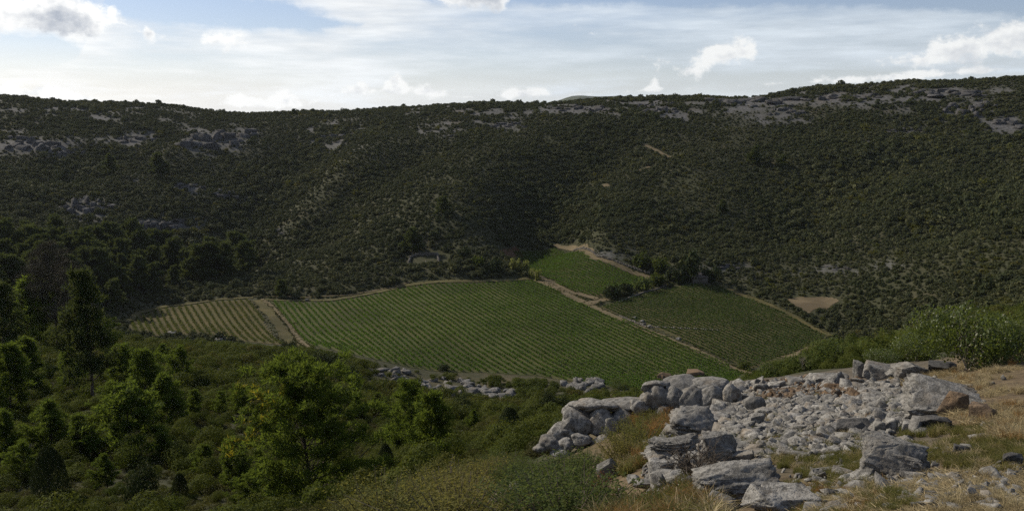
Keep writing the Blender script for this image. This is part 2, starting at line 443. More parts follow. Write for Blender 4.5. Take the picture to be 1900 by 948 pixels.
M = {}
M['rock'] = rock_mat('limestone', 7.0)
M['rock_rust'] = rock_mat('iron stained limestone', 7.0, base=(0.17, 0.125, 0.085), dark=(0.07, 0.052, 0.038), warm=(0.24, 0.145, 0.075), warm_amt=0.6)
M['rock_dark'] = rock_mat('dark limestone', 8.0, base=(0.11, 0.108, 0.105), dark=(0.05, 0.05, 0.05), warm_amt=0.1)
M['rock_mid'] = rock_mat('weathered limestone', 1.3, base=(0.20, 0.195, 0.185), dark=(0.06, 0.06, 0.058), bump=0.9, bd=0.15)
M['rock_far'] = rock_mat('far limestone', 0.4, base=(0.105, 0.102, 0.102), dark=(0.045, 0.045, 0.045), warm_amt=0.1, bump=1.0, bd=0.6)
G = lambda *c: c
M['scrub'] = leaf_mat('garrigue leaves', [(0.0, (0.0495, 0.0561, 0.0275)), (0.5, (0.0638, 0.0704, 0.0341)), (1.0, (0.0836, 0.0858, 0.0429))], 0.2, (0.09, 0.10, 0.03), vary=0.3, patch=(0.022, (0.038, 0.046, 0.024), 0.7))
M['shrub'] = leaf_mat('evergreen shrub leaves', [(0.0, (0.030, 0.044, 0.010)), (0.4, (0.048, 0.066, 0.014)), (0.75, (0.066, 0.084, 0.018)), (1.0, (0.085, 0.096, 0.022))], 0.28, (0.14, 0.18, 0.02), patch=(0.06, (0.030, 0.042, 0.012), 0.6))
M['garrigue_near'] = leaf_mat('near garrigue leaves', [(0.0, (0.0483, 0.0648, 0.0143)), (0.5, (0.0667, 0.0864, 0.0187)), (1.0, (0.092, 0.1056, 0.0242))], 0.28, (0.14, 0.16, 0.02), patch=(0.07, (0.036, 0.048, 0.013), 0.6))
M['scrub_dark'] = leaf_mat('dark garrigue leaves', [(0.0, (0.0322, 0.0414, 0.0192)), (1.0, (0.0529, 0.0621, 0.0288))], 0.18, (0.07, 0.08, 0.02), vary=0.3)
M['under'] = leaf_mat('dark undergrowth', [(0.0, (0.0336, 0.0384, 0.0144)), (0.6, (0.0504, 0.0504, 0.0192)), (1.0, (0.0696, 0.0576, 0.0264))], 0.25, (0.09, 0.09, 0.02))
M['shrub_dark'] = leaf_mat('dark juniper leaves', [(0.0, (0.014, 0.024, 0.010)), (1.0, (0.030, 0.042, 0.016))], 0.12, (0.06, 0.08, 0.02))
M['heath'] = leaf_mat('olive heath leaves', [(0.0, (0.0598, 0.069, 0.0176)), (0.5, (0.0805, 0.0828, 0.022)), (1.0, (0.0897, 0.0736, 0.0264))], 0.3, (0.14, 0.14, 0.02), patch=(0.08, (0.040, 0.052, 0.014), 0.7))
M['pine'] = leaf_mat('pine needles', [(0.0, (0.0349, 0.061, 0.0126)), (0.5, (0.0533, 0.0848, 0.0161)), (1.0, (0.0775, 0.1088, 0.018))], 0.42, (0.19, 0.25, 0.03))
M['pine_far'] = leaf_mat('distant pine needles', [(0.0, (0.0312, 0.0475, 0.0168)), (0.5, (0.0456, 0.065, 0.0216)), (1.0, (0.066, 0.085, 0.024))], 0.3, (0.11, 0.13, 0.03))
M['pine_gold'] = leaf_mat('sunlit golden pine needles', [(0.0, (0.154, 0.152, 0.02)), (1.0, (0.182, 0.16, 0.024))], 0.45, (0.42, 0.34, 0.03))  # sunlight on the crown's left flank, put into the needle colour
M['dead'] = leaf_mat('dead grey twigs', [(0.0, (0.060, 0.052, 0.042)), (1.0, (0.075, 0.062, 0.050))], 0.05, (0.08, 0.07, 0.05))
M['vine'] = leaf_mat('vine leaves', [(0.0, (0.032, 0.070, 0.009)), (1.0, (0.045, 0.085, 0.012))], 0.38, (0.14, 0.25, 0.03), vary=0.5, patch=(0.03, (0.070, 0.100, 0.016), 0.5))  # yellow-green noise patches paint sunlit areas into the leaf colour
M['vine_right'] = leaf_mat('vine leaves, darker variety', [(0.0, (0.026, 0.052, 0.011)), (1.0, (0.036, 0.062, 0.014))], 0.33, (0.11, 0.18, 0.03), vary=0.5)
M['vine_pale'] = leaf_mat('young vine leaves', [(0.0, (0.062, 0.074, 0.020)), (1.0, (0.080, 0.088, 0.024))], 0.3, (0.15, 0.17, 0.03), vary=0.4, patch=(0.04, (0.050, 0.072, 0.016), 0.7))
M['pale_tree'] = leaf_mat('pale green leaves', [(0.0, (0.15, 0.17, 0.055)), (1.0, (0.19, 0.20, 0.07))], 0.4, (0.28, 0.30, 0.06))
M['cistus'] = leaf_mat('cistus leaves', [(0.0, (0.095, 0.110, 0.036)), (0.45, (0.145, 0.140, 0.042)), (0.75, (0.175, 0.150, 0.046)), (1.0, (0.115, 0.105, 0.045))], 0.38, (0.28, 0.25, 0.05), vary=0.5)
M['green_bush'] = leaf_mat('green bush leaves', [(0.0, (0.055, 0.080, 0.026)), (1.0, (0.080, 0.105, 0.034))], 0.35, (0.17, 0.21, 0.04), vary=0.55)
M['pistacia'] = leaf_mat('glossy shrub leaves', [(0.0, (0.060, 0.085, 0.022)), (1.0, (0.085, 0.110, 0.028))], 0.35, (0.20, 0.25, 0.03), rough=0.45, vary=0.6, spec=0.3)
M['straw'] = leaf_mat('dry straw', [(0.0, (0.38, 0.31, 0.18)), (0.5, (0.46, 0.38, 0.23)), (1.0, (0.27, 0.20, 0.11))], 0.3, (0.5, 0.40, 0.22), vary=0.55)
M['rust_grass'] = leaf_mat('rust coloured dry grass', [(0.0, (0.195, 0.1125, 0.045)), (1.0, (0.24, 0.15, 0.0675))], 0.35, (0.42, 0.24, 0.08), vary=0.5)
M['grass'] = leaf_mat('yellow green grass', [(0.0, (0.085, 0.098, 0.030)), (0.6, (0.125, 0.120, 0.042)), (1.0, (0.175, 0.140, 0.055))], 0.35, (0.26, 0.25, 0.06), vary=0.5)
M['red_bush'] = leaf_mat('dry reddish leaves', [(0.0, (0.11, 0.055, 0.035)), (1.0, (0.13, 0.06, 0.04))], 0.3, (0.2, 0.08, 0.04), vary=0.5)

def plain(name, stops, scale, rough=0.9, bump=0.4, bd=0.02):
    m, nt, out = new_mat(name); b = NB(nt); p = b.pos()
    n = b.noise(scale, 7, 0.62, p)
    b.K.new(b.bsdf(b.ramp(n, stops), rough, b.bump(n, bump, bd), 0.15), out.inputs[0]); return m
M['bark'] = plain('pine bark', [(0.3, (0.045, 0.036, 0.028)), (0.7, (0.11, 0.09, 0.07))], 9)
M['twig'] = plain('bare twigs', [(0.3, (0.055, 0.045, 0.036)), (0.7, (0.12, 0.10, 0.08))], 20)
M['twig_pale'] = plain('bleached twigs', [(0.3, (0.28, 0.24, 0.19)), (0.7, (0.42, 0.37, 0.30))], 20)
M['masonry'] = plain('rubble masonry', [(0.3, (0.0715, 0.0633, 0.055)), (0.5, (0.121, 0.11, 0.0935)), (0.7, (0.165, 0.1513, 0.132))], 2.2, bump=0.9, bd=0.1)
M['roof'] = plain('old roof tiles', [(0.3, (0.066, 0.055, 0.0468)), (0.7, (0.11, 0.0935, 0.0825))], 3.0)
M['wood'] = plain('weathered wood', [(0.3, (0.06, 0.05, 0.04)), (0.7, (0.13, 0.11, 0.09))], 4.0)

def ground_mat():
    m, nt, out = new_mat('hill ground'); b = NB(nt); p = b.pos()
    n1 = b.noise(0.05, 6, 0.6, p); n2 = b.noise(0.6, 7, 0.65, p); n3 = b.noise(5.0, 7, 0.7, p)
    n4 = b.noise(22.0, 5, 0.7, p)
    soil = b.mix(b.rng(n2, 0.35, 0.65), (0.026, 0.029, 0.015), (0.050, 0.048, 0.026))
    soil = b.mix(b.rng(n1, 0.4, 0.65, 0, 0.5), soil, (0.036, 0.040, 0.018))
    dry = b.mix(b.rng(n3, 0.35, 0.68), (0.065, 0.048, 0.030), (0.16, 0.12, 0.07))
    dry = b.mix(b.rng(n4, 0.45, 0.7, 0, 0.7), dry, (0.10, 0.075, 0.05))
    rock = b.mix(b.rng(n2, 0.38, 0.62), (0.055, 0.055, 0.052), (0.115, 0.112, 0.112))
    rock = b.mix(b.rng(n3, 0.5, 0.75, 0, 0.4), rock, (0.15, 0.146, 0.143))
    grav = b.mix(b.rng(n3, 0.35, 0.65), (0.045, 0.037, 0.028), (0.12, 0.10, 0.078))
    grav = b.mix(b.rng(n4, 0.5, 0.72, 0, 0.7), grav, (0.19, 0.175, 0.155))
    col = b.mix(b.attr('rock'), soil, rock)
    col = b.mix(b.attr('dry'), col, dry)
    col = b.mix(b.attr('gravel'), col, grav)
    h = b.math('ADD', b.math('MULTIPLY', n2, 0.6), b.math('MULTIPLY', n3, 0.25))
    h2 = b.math('ADD', h, b.math('MULTIPLY', n4, 0.06))
    b.K.new(b.bsdf(col, 0.95, b.bump(h2, 0.8, 0.12), 0.1), out.inputs[0]); return m
M['ground'] = ground_mat()

def field_mat(name, a, c, d, scale=0.35):
    m, nt, out = new_mat(name); b = NB(nt); p = b.pos()
    n1 = b.noise(scale * 0.16, 5, 0.6, p); n2 = b.noise(scale * 6, 6, 0.65, p)
    col = b.mix(b.rng(n1, 0.4, 0.62), a, c); col = b.mix(b.rng(n2, 0.42, 0.68, 0, 0.8), col, d)
    n3 = b.noise(scale * 0.07, 3, 0.6, p); col = b.mix(b.rng(n3, 0.45, 0.62, 0, 0.55), col, tuple(0.45 * x for x in a))  # broad lighter and darker patches paint sunlit areas into the floor
    b.K.new(b.bsdf(col, 0.95, b.bump(n2, 0.6, 0.1), 0.1), out.inputs[0]); return m
M['field'] = field_mat('grassed vineyard floor', (0.048, 0.057, 0.018), (0.064, 0.064, 0.023), (0.078, 0.076, 0.032))
M['field_right'] = field_mat('vineyard floor, right', (0.050, 0.052, 0.019), (0.066, 0.058, 0.026), (0.080, 0.068, 0.034))
M['field_upper'] = field_mat('vineyard floor, upper', (0.033, 0.041, 0.012), (0.050, 0.044, 0.017), (0.066, 0.047, 0.025))
M['field_pale'] = field_mat('pale vineyard floor', (0.070, 0.062, 0.025), (0.086, 0.068, 0.030), (0.058, 0.055, 0.022))
M['track'] = field_mat('earth track', (0.115, 0.092, 0.055), (0.140, 0.110, 0.066), (0.085, 0.070, 0.040), 0.6)
M['track_grass'] = field_mat('grassy earth track', (0.063, 0.058, 0.023), (0.090, 0.074, 0.032), (0.076, 0.068, 0.025), 0.6)
M['verge'] = field_mat('dry grass verge', (0.093, 0.083, 0.037), (0.116, 0.102, 0.046), (0.070, 0.065, 0.026), 0.6)
M['red_soil'] = field_mat('red soil', (0.096, 0.051, 0.030), (0.078, 0.048, 0.027), (0.060, 0.045, 0.021), 0.6)
M['sand'] = field_mat('sandy soil', (0.125, 0.098, 0.058), (0.155, 0.120, 0.072), (0.095, 0.076, 0.045), 0.6)
M['far_hill'] = field_mat('wooded hill', (0.05, 0.06, 0.03), (0.07, 0.075, 0.04), (0.035, 0.045, 0.022), 0.02)

# ------------------------------------------------------------------ object helpers
def mesh_np(name, V, F, mat=None, smooth=False):
    """mesh from numpy vertices (n,3) and faces (m,k)"""
    V = np.ascontiguousarray(V, np.float32); F = np.ascontiguousarray(F, np.int32)
    me = bpy.data.meshes.new(name)
    k = F.shape[1]
    me.vertices.add(len(V)); me.vertices.foreach_set('co', V.ravel())
    me.loops.add(F.size); me.loops.foreach_set('vertex_index', F.ravel())
    me.polygons.add(len(F)); me.polygons.foreach_set('loop_start', np.arange(0, F.size, k, dtype=np.int32))
    try: me.polygons.foreach_set('loop_total', np.full(len(F), k, np.int32))
    except Exception: pass
    if smooth: me.polygons.foreach_set('use_smooth', np.ones(len(F), bool))
    me.update(calc_edges=True)
    if mat is not None: me.materials.append(mat)
    return me

def obj(name, me, parent=None, loc=(0, 0, 0), rot=(0, 0, 0), scale=(1, 1, 1)):
    o = bpy.data.objects.new(name, me); COL.objects.link(o)
    o.location = loc; o.rotation_euler = rot; o.scale = scale
    if parent is not None: o.parent = parent
    return o

def empty(name, loc=(0, 0, 0), rotz=0.0, scale=1.0):
    o = bpy.data.objects.new(name, None); COL.objects.link(o)
    o.location = loc; o.rotation_euler = (0, 0, rotz); o.scale = (scale,) * 3 if not hasattr(scale, '__len__') else scale
    o.empty_display_size = 0.2
    return o

def tag(o, label, cat, group=None):
    o['label'] = label; o['category'] = cat
    if group: o['group'] = group
    return o
def structure(o): o['kind'] = 'structure'; return o
def stuff(o, label, cat): o['kind'] = 'stuff'; o['label'] = label; o['category'] = cat; return o

ONES = ['', 'first', 'second', 'third', 'fourth', 'fifth', 'sixth', 'seventh', 'eighth', 'ninth', 'tenth', 'eleventh', 'twelfth', 'thirteenth', 'fourteenth', 'fifteenth', 'sixteenth', 'seventeenth', 'eighteenth', 'nineteenth']
TENS = ['', '', 'twenty', 'thirty', 'forty', 'fifty', 'sixty', 'seventy', 'eighty', 'ninety']
def ordinal(n):
    if n >= 100: return 'hundred-and-' + ordinal(n - 100) if n > 100 else 'hundredth'
    if n < 20: return ONES[n]
    return TENS[n // 10][:-1] + 'ieth' if n % 10 == 0 else TENS[n // 10] + '-' + ONES[n % 10]
PENDING = {}
def tag_later(o, base, cat, group, px):
    """things alike in a place: told apart by counting from the left"""
    o['category'] = cat
    if group: o['group'] = group
    PENDING.setdefault(base, []).append((px, o))
def finish_labels():
    for base, lst in PENDING.items():
        lst.sort(key=lambda t: t[0])
        if len(lst) == 1: lst[0][1]['label'] = base
        else:
            for i, (_, o) in enumerate(lst):
                o['label'] = base + (', leftmost' if i == 0 else ', rightmost' if i == len(lst) - 1 else f', {ordinal(i + 1)} from left')

def scatter(name, P, S, ROT, IDX, protos, label, cat):
    """one object of uncountable growth or rubble: prototypes instanced on points"""
    me = bpy.data.meshes.new(name); me.from_pydata([tuple(p) for p in P], [], [])
    for nm, typ, arr in (('iscale', 'FLOAT_VECTOR', S), ('irot', 'FLOAT_VECTOR', ROT)):
        a = me.attributes.new(nm, typ, 'POINT'); a.data.foreach_set('vector', np.asarray(arr, np.float32).ravel())
    a = me.attributes.new('iidx', 'INT', 'POINT'); a.data.foreach_set('value', np.asarray(IDX, np.int32))
    o = obj(name, me)
    coll = bpy.data.collections.new(name + '_kinds')
    for k, pm in enumerate(protos):
        po = bpy.data.objects.new(f'kind_{k:02d}_{name}', pm); coll.objects.link(po)
    ng = bpy.data.node_groups.new(name + '_nodes', 'GeometryNodeTree')
    ng.interface.new_socket('Geometry', in_out='INPUT', socket_type='NodeSocketGeometry')
    ng.interface.new_socket('Geometry', in_out='OUTPUT', socket_type='NodeSocketGeometry')
    N, K = ng.nodes, ng.links
    gi = N.new('NodeGroupInput'); go = N.new('NodeGroupOutput')
    ip = N.new('GeometryNodeInstanceOnPoints')
    ci = N.new('GeometryNodeCollectionInfo'); ci.inputs['Collection'].default_value = coll
    ci.inputs['Separate Children'].default_value = True; ci.inputs['Reset Children'].default_value = True
    def na(nm, t):
        n = N.new('GeometryNodeInputNamedAttribute'); n.data_type = t; n.inputs['Name'].default_value = nm
        return [s for s in n.outputs if s.enabled][0]
    e = N.new('FunctionNodeEulerToRotation')
    K.new(na('irot', 'FLOAT_VECTOR'), e.inputs[0])
    K.new(gi.outputs[0], ip.inputs['Points']); K.new(ci.outputs[0], ip.inputs['Instance'])
    ip.inputs['Pick Instance'].default_value = True
    K.new(na('iidx', 'INT'), ip.inputs['Instance Index'])
    K.new(e.outputs[0], ip.inputs['Rotation']); K.new(na('iscale', 'FLOAT_VECTOR'), ip.inputs['Scale'])
    K.new(ip.outputs[0], go.inputs[0])
    md = o.modifiers.new('scatter', 'NODES'); md.node_group = ng
    return stuff(o, label, cat)

def rand_unit(n, g=rng):
    v = g.normal(size=(n, 3)); return v / (np.linalg.norm(v, axis=1, keepdims=True) + 1e-9)

def cards(P, Nn, L, W):
    """leaf-shaped quads at P with normals Nn, half length L, half width W"""
    n = len(P); a = rand_unit(n)
    t = np.cross(Nn, a); t /= (np.linalg.norm(t, axis=1, keepdims=True) + 1e-9)
    b = np.cross(Nn, t)
    L = np.broadcast_to(np.asarray(L, float), (n,))[:, None]; W = np.broadcast_to(np.asarray(W, float), (n,))[:, None]
    V = np.stack([P - t * L, P + b * W - t * L * 0.1, P + t * L, P - b * W - t * L * 0.1], 1).reshape(-1, 3)
    return V, np.arange(4 * n).reshape(-1, 4)

def blades(P, D, L, W, droop=0.3):
    """thin curved blades from P along D (unit): triangle strip of quad + tip quad"""
    n = len(P); a = rand_unit(n)
    s = np.cross(D, a); s /= (np.linalg.norm(s, axis=1, keepdims=True) + 1e-9)
    L = np.broadcast_to(np.asarray(L, float), (n,))[:, None]; W = np.broadcast_to(np.asarray(W, float), (n,))[:, None]
    hz = D * np.array([1, 1, 0]); hz /= (np.linalg.norm(hz, axis=1, keepdims=True) + 1e-9)
    m = P + D * L * 0.55
    e = P + D * L * 0.9 + hz * L * droop * 0.5 - np.array([0, 0, 1]) * L * droop * 0.35
    V = np.stack([P - s * W, P + s * W, m + s * W * 0.8, m - s * W * 0.8, e + s * W * 0.15, e - s * W * 0.15], 1).reshape(-1, 3)
    i = np.arange(n)[:, None] * 6
    F = np.concatenate([i + np.array([[0, 1, 2, 3]]), i + np.array([[3, 2, 4, 5]])])
    return V, F

def tube(points, radii, sides=6):
    """one tapering limb along points"""
    pts = np.asarray(points, float); V = []; F = []
    n = len(pts)
    for i in range(n):
        d = pts[min(i + 1, n - 1)] - pts[max(i - 1, 0)]; d /= (np.linalg.norm(d) + 1e-9)
        a = np.cross(d, [0.31, 0.95, 0.07]); a /= (np.linalg.norm(a) + 1e-9); b = np.cross(d, a)
        for k in range(sides):
            t = 2 * math.pi * k / sides
            V.append(pts[i] + radii[i] * (math.cos(t) * a + math.sin(t) * b))
    for i in range(n - 1):
        for k in range(sides):
            k2 = (k + 1) % sides
            F.append((i * sides + k, i * sides + k2, (i + 1) * sides + k2, (i + 1) * sides + k))
    return np.array(V), np.array(F)

def join(parts):
    V, F, o = [], [], 0
    for v, f in parts:
        V.append(v); F.append(f + o); o += len(v)
    return np.concatenate(V), np.concatenate(F)

_ico = {}
def ico(sub):
    if sub not in _ico:
        bm = bmesh.new(); bmesh.ops.create_icosphere(bm, subdivisions=sub, radius=1.0)
        V = np.array([v.co[:] for v in bm.verts]); F = np.array([[v.index for v in f.verts] for f in bm.faces]); bm.free()
        _ico[sub] = (V, F)
    return _ico[sub]

def _hull(g, npts, boxy, cuts):
    u = rand_unit(npts, g)
    u = np.sign(u) * np.abs(u) ** boxy; u /= np.abs(u).max(1, keepdims=True) ** 0.75
    bm = bmesh.new()
    vs = [bm.verts.new(p) for p in u]
    r = bmesh.ops.convex_hull(bm, input=vs)
    bmesh.ops.delete(bm, geom=[e for e in set(r['geom_interior'] + r['geom_unused']) if isinstance(e, bmesh.types.BMVert)], context='VERTS')
    bmesh.ops.triangulate(bm, faces=bm.faces[:])
    for c in cuts:
        bmesh.ops.subdivide_edges(bm, edges=bm.edges[:], cuts=c, use_grid_fill=True)
        bmesh.ops.triangulate(bm, faces=bm.faces[:])
    bm.normal_update(); bm.verts.index_update()
    V = np.array([v.co[:] for v in bm.verts]); N = np.array([v.normal[:] for v in bm.verts]); F = np.array([[v.index for v in f.verts] for f in bm.faces]); bm.free()
    return V, N, F

def rock_mesh(name, seed, mat, sub=3, kind='block', smooth=False):
    """stone normalised to a box of 2 x 2 x 2 round the origin: hard facets, broken edges; 'layer' has ledges, 'bulb' is water-worn"""
    g = np.random.default_rng(seed)
    if kind == 'bulb':
        V, F = ico(sub); V = V * (1 + 0.30 * fbm(V * 1.2 + seed, seed, 2))[:, None]
        for n in rand_unit(6, g):
            V = V - np.maximum(V @ n - g.uniform(0.72, 0.95), 0)[:, None] * n * 0.9
        V = V * (1 + 0.10 * fbm(V * 2.6 + seed, seed + 1, 4, 0.6))[:, None]
        groove = np.abs(fbm(V * np.array([2.2, 2.2, 1.0]) + 3 + seed, seed + 4, 3))
        V = V * (1 - 0.10 * np.exp(-(groove / 0.07) ** 2))[:, None]
    else:
        cuts = {1: [], 2: [1], 3: [2], 4: [3, 1], 5: [3, 3]}[sub]
        npts = {'block': 16, 'slab': 18, 'layer': 22, 'jag': 14}[kind]
        parts = []
        for k in range(3 if (kind == 'jag' and sub > 2) else 2 if sub > 3 else 1):
            v, n, f = _hull(g, npts, 0.6 if kind != 'jag' else 0.9, cuts)
            if k: v = v * g.uniform(0.45, 0.8) + np.r_[g.uniform(-0.65, 0.65, 2), g.uniform(-0.5, 0.1)]
            if kind == 'jag': v = v * np.array([1, 1, g.uniform(0.9, 1.5)])
            if sub > 1:
                q = v + 7.1 * k + seed
                amp = {2: 0.04, 3: 0.05, 4: 0.05, 5: 0.05}[sub] * (1.5 if kind == 'jag' else 1.0)
                v = v + n * (amp * fbm(q * 1.7, seed + k, 4, 0.62))[:, None]
                if sub > 2: v = v - n * (0.05 * np.exp(-(np.abs(fbm(q * np.array([2.4, 2.4, 4.5]), seed + k + 5, 3, 0.6)) / 0.06) ** 2))[:, None]      # cracks
                if sub > 4: v = v + n * (0.022 * fbm(q * 7.0, seed + 9, 4, 0.65) - 0.02 * np.exp(-(np.abs(fbm(q * np.array([5, 5, 9.0]), seed + 11, 2)) / 0.08) ** 2))[:, None]
            parts.append((v, f))
        V, F = join(parts)
        if kind == 'layer':
            z = V[:, 2] * 4 + 0.9 * V[:, 0] * 0.3 + 0.9 * fbm(V * 1.3 + 5, seed + 3, 2)
            st = (z % 1); V = V * np.c_[0.86 + 0.16 * st, 0.86 + 0.16 * st, np.ones(len(V))]
    lo_, hi_ = V.min(0), V.max(0)
    V = (V - (lo_ + hi_) / 2) / ((hi_ - lo_) / 2)
    return mesh_np(name, V, F, mat, smooth)

def shrub_mesh(name, seed, mat, n, leaf, lobes=6, flat=0.75, hollow=0.45, asp=0.5, jit=0.9):
    """rounded bush of unit radius, base at z = 0: leaves through the volume of several lobes"""
    g = np.random.default_rng(seed)
    c = np.c_[g.uniform(-0.55, 0.55, lobes), g.uniform(-0.55, 0.55, lobes), g.uniform(0.25, 0.75, lobes) * flat]
    r = g.uniform(0.3, 0.58, lobes)
    w = r ** 2; w /= w.sum()
    k = g.choice(lobes, n, p=w)
    u = rand_unit(n, g)
    rad = r[k] * (hollow + (1.02 - hollow) * g.random(n) ** 0.5)
    rad *= 1 + 0.35 * fbm(u * 2.2 + k[:, None] * 3.7, seed, 2)
    P = c[k] + u * rad[:, None] * np.array([1, 1, flat * 1.1])
    P[:, 2] = np.maximum(P[:, 2], 0.02 + 0.1 * g.random(n))
    Nn = u + jit * rand_unit(n, g); Nn /= np.linalg.norm(Nn, axis=1, keepdims=True)
    s = leaf * g.uniform(0.6, 1.3, n)
    V, F = cards(P, Nn, s, s * asp)
    return mesh_np(name, V, F, mat)

def sprig_mesh(name, seed, mat, stems, per, leaf, h=1.0, spread=0.75, twig=None):
    """bush of upright leafy sprigs, unit radius, base at z = 0"""
    g = np.random.default_rng(seed); PP, NN = [], []
    tw = []
    for i in range(stems):
        a = g.uniform(0, 6.283); rr = g.random() ** 0.6
        d = np.array([math.cos(a) * rr * spread, math.sin(a) * rr * spread, 1.0 - 0.45 * rr * rr]) * h * g.uniform(0.65, 1.05)
        b0 = np.array([math.cos(a), math.sin(a), 0]) * rr * 0.35
        t = g.uniform(0.3, 1.0, per)
        bend = np.array([g.normal() * 0.1, g.normal() * 0.1, 0])
        P = b0 + d * t[:, None] + bend * (t ** 2)[:, None] + g.normal(size=(per, 3)) * 0.035
        PP.append(P); NN.append(rand_unit(per, g) * 0.8 + np.array([0, 0, 0.7]))
        if twig is not None and i % 3 == 0:
            tw.append(tube([b0, b0 + d * 0.5 + bend * 0.25, b0 + d + bend], [0.012, 0.008, 0.003], 3))
    P = np.concatenate(PP); Nn = np.concatenate(NN); Nn /= np.linalg.norm(Nn, axis=1, keepdims=True)
    P[:, 2] = np.maximum(P[:, 2], 0.01)
    s = leaf * g.uniform(0.6, 1.3, len(P))
    V, F = cards(P, Nn, s, s * 0.42)
    me = mesh_np(name, V, F, mat)
    if twig is not None:
        tv, tf = join(tw)
        return me, mesh_np(name + '_stems', tv, tf, twig)
    return me

def twig_mesh(name, seed, mat, n=40, depth=3, h=1.0, r0=0.02, spread=0.8):
    g = np.random.default_rng(seed); parts = []
    def grow(p, d, L, r, k):
        q = p + d * L * 0.5 + g.normal(size=3) * L * 0.06; e = p + d * L + g.normal(size=3) * L * 0.12
        parts.append(tube([p, q, e], [r, r * 0.75, r * 0.5], 4))
        if k > 0:
            for _ in range(g.integers(2, 4)):
                nd = d + g.normal(size=3) * 0.55; nd /= np.linalg.norm(nd)
                grow(q + (e - q) * g.random(), nd, L * g.uniform(0.5, 0.75), r * 0.55, k - 1)
    for i in range(n):
        a = g.uniform(0, 6.283); s = g.random() ** 0.7 * spread
        d = np.array([math.cos(a) * s, math.sin(a) * s, 1.0]); d /= np.linalg.norm(d)
        grow(np.array([math.cos(a), math.sin(a), 0]) * 0.08 * g.random(), d, h * g.uniform(0.35, 0.55), r0 * g.uniform(0.6, 1.1), depth)
    V, F = join(parts)
    return mesh_np(name, V, F, mat)

def pine_meshes(name, seed, H=1.0, Wd=0.36, nb=60, tufts=11, needles=22, nl=0.028, nw=0.0028, bare=0.12, crown_pow=0.8, mat='pine', gold=False, lean=0.03, lop_amt=1.0):
    """pine of height 1 (trunk mesh, crown mesh[, golden sunlit side mesh]); irregular crown of needle tufts on rising branches"""
    g = np.random.default_rng(seed)
    zz = np.linspace(0, 1, 9)
    tp = np.c_[lean * np.sin(zz * 3 + seed), lean * np.cos(zz * 2.3 + seed) - lean * math.cos(seed), zz * 0.97]
    tp[:, :2] -= tp[0, :2]
    parts = [tube(tp, 0.016 * (1 - zz * 0.88) + 0.001, 7)]
    TP, TD = [], []
    ph = g.uniform(0, 6.28)
    lobe = g.uniform(0, 6.28, 3)
    for i in range(nb):
        t = bare + (1 - bare) * ((i + g.random()) / nb) ** 0.85
        base = np.array([np.interp(t, zz, tp[:, k]) for k in range(3)])
        rel = (t - bare) / (1 - bare)
        prof = (0.45 + 0.55 * math.sin(min(1, (rel + 0.12) / 0.45) * math.pi / 2)) * (1 - rel) ** crown_pow + 0.07
        az = ph + i * 2.399 + g.normal() * 0.4
        lop = 1 + lop_amt * (0.28 * math.sin(az + lobe[0]) + 0.22 * math.sin(2 * az + lobe[1] + 5 * rel))      # lopsided crown
        ln = Wd * prof * lop * g.uniform(0.5, 1.2)
        rise = 0.30 + 0.7 * rel + g.normal() * 0.15
        d = np.array([math.cos(az), math.sin(az), rise]); d /= np.linalg.norm(d)
        m = base + d * ln * 0.5 + np.array([0, 0, -0.03 * ln]); e = base + d * ln + np.array([0, 0, 0.15 * ln])
        parts.append(tube([base, m, e], [0.0050 * (1.1 - rel), 0.0034 * (1.1 - rel), 0.0012], 4))
        npad = max(1, int(round(ln / (Wd * 0.17))))
        for q in range(npad):
            s = 1.0 if q == 0 else g.uniform(0.35, 0.9)
            c = (base + (m - base) * s * 2 if s < 0.5 else m + (e - m) * (s - 0.5) * 2) + (g.normal(size=3) * ln * 0.10 if q else 0)
            pr = (0.034 + 0.020 * g.random()) * (0.75 + 0.35 * (1 - rel))
            u = rand_unit(tufts, g); u[:, 2] = np.abs(u[:, 2]) * 0.8 - 0.15
            TP.extend(c + u * pr * np.array([1, 1, 0.75]) * (0.45 + 0.55 * g.random((tufts, 1)) ** 0.5))
            dd = u + d * 0.3 + np.array([0, 0, 0.55]); TD.extend(dd / np.linalg.norm(dd, axis=1, keepdims=True))
    TP.append(tp[-1] + np.array([0, 0, 0.005])); TD.append(np.array([0, 0, 1.0]))
    TP = np.array(TP); TD = np.array(TD)
    n = len(TP)
    D = np.repeat(TD, needles, 0) * 0.55 + rand_unit(n * needles, g)
    D /= np.linalg.norm(D, axis=1, keepdims=True)
    P = np.repeat(TP, needles, 0) + D * nl * 0.15 + g.normal(size=(n * needles, 3)) * nl * 0.28
    L = nl * g.uniform(0.7, 1.25, len(P)); a = np.cross(D, rand_unit(len(P), g)); a /= (np.linalg.norm(a, axis=1, keepdims=True) + 1e-9)
    V = np.stack([P - a * nw, P + a * nw, P + D * L[:, None]], 1)
    tv, tf = join(parts)
    trunk = mesh_np(name + '_trunk', tv, tf, M['bark'])
    if gold:
        sel = np.repeat((TP[:, 2] > 0.45) & (TP[:, 2] < 0.93) & (TP[:, 0] < -0.55 * (1.0 - TP[:, 2]) - 0.06) & (g.random(n) < 0.28), needles)  # left-hand tufts that take the painted sunlit colour
        A, B = V[~sel].reshape(-1, 3), V[sel].reshape(-1, 3)
        return trunk, mesh_np(name + '_crown', A, np.arange(len(A)).reshape(-1, 3), M[mat]), mesh_np(name + '_gold', B, np.arange(len(B)).reshape(-1, 3), M['pine_gold'])
    V = V.reshape(-1, 3)
    return trunk, mesh_np(name + '_crown', V, np.arange(len(V)).reshape(-1, 3), M[mat])

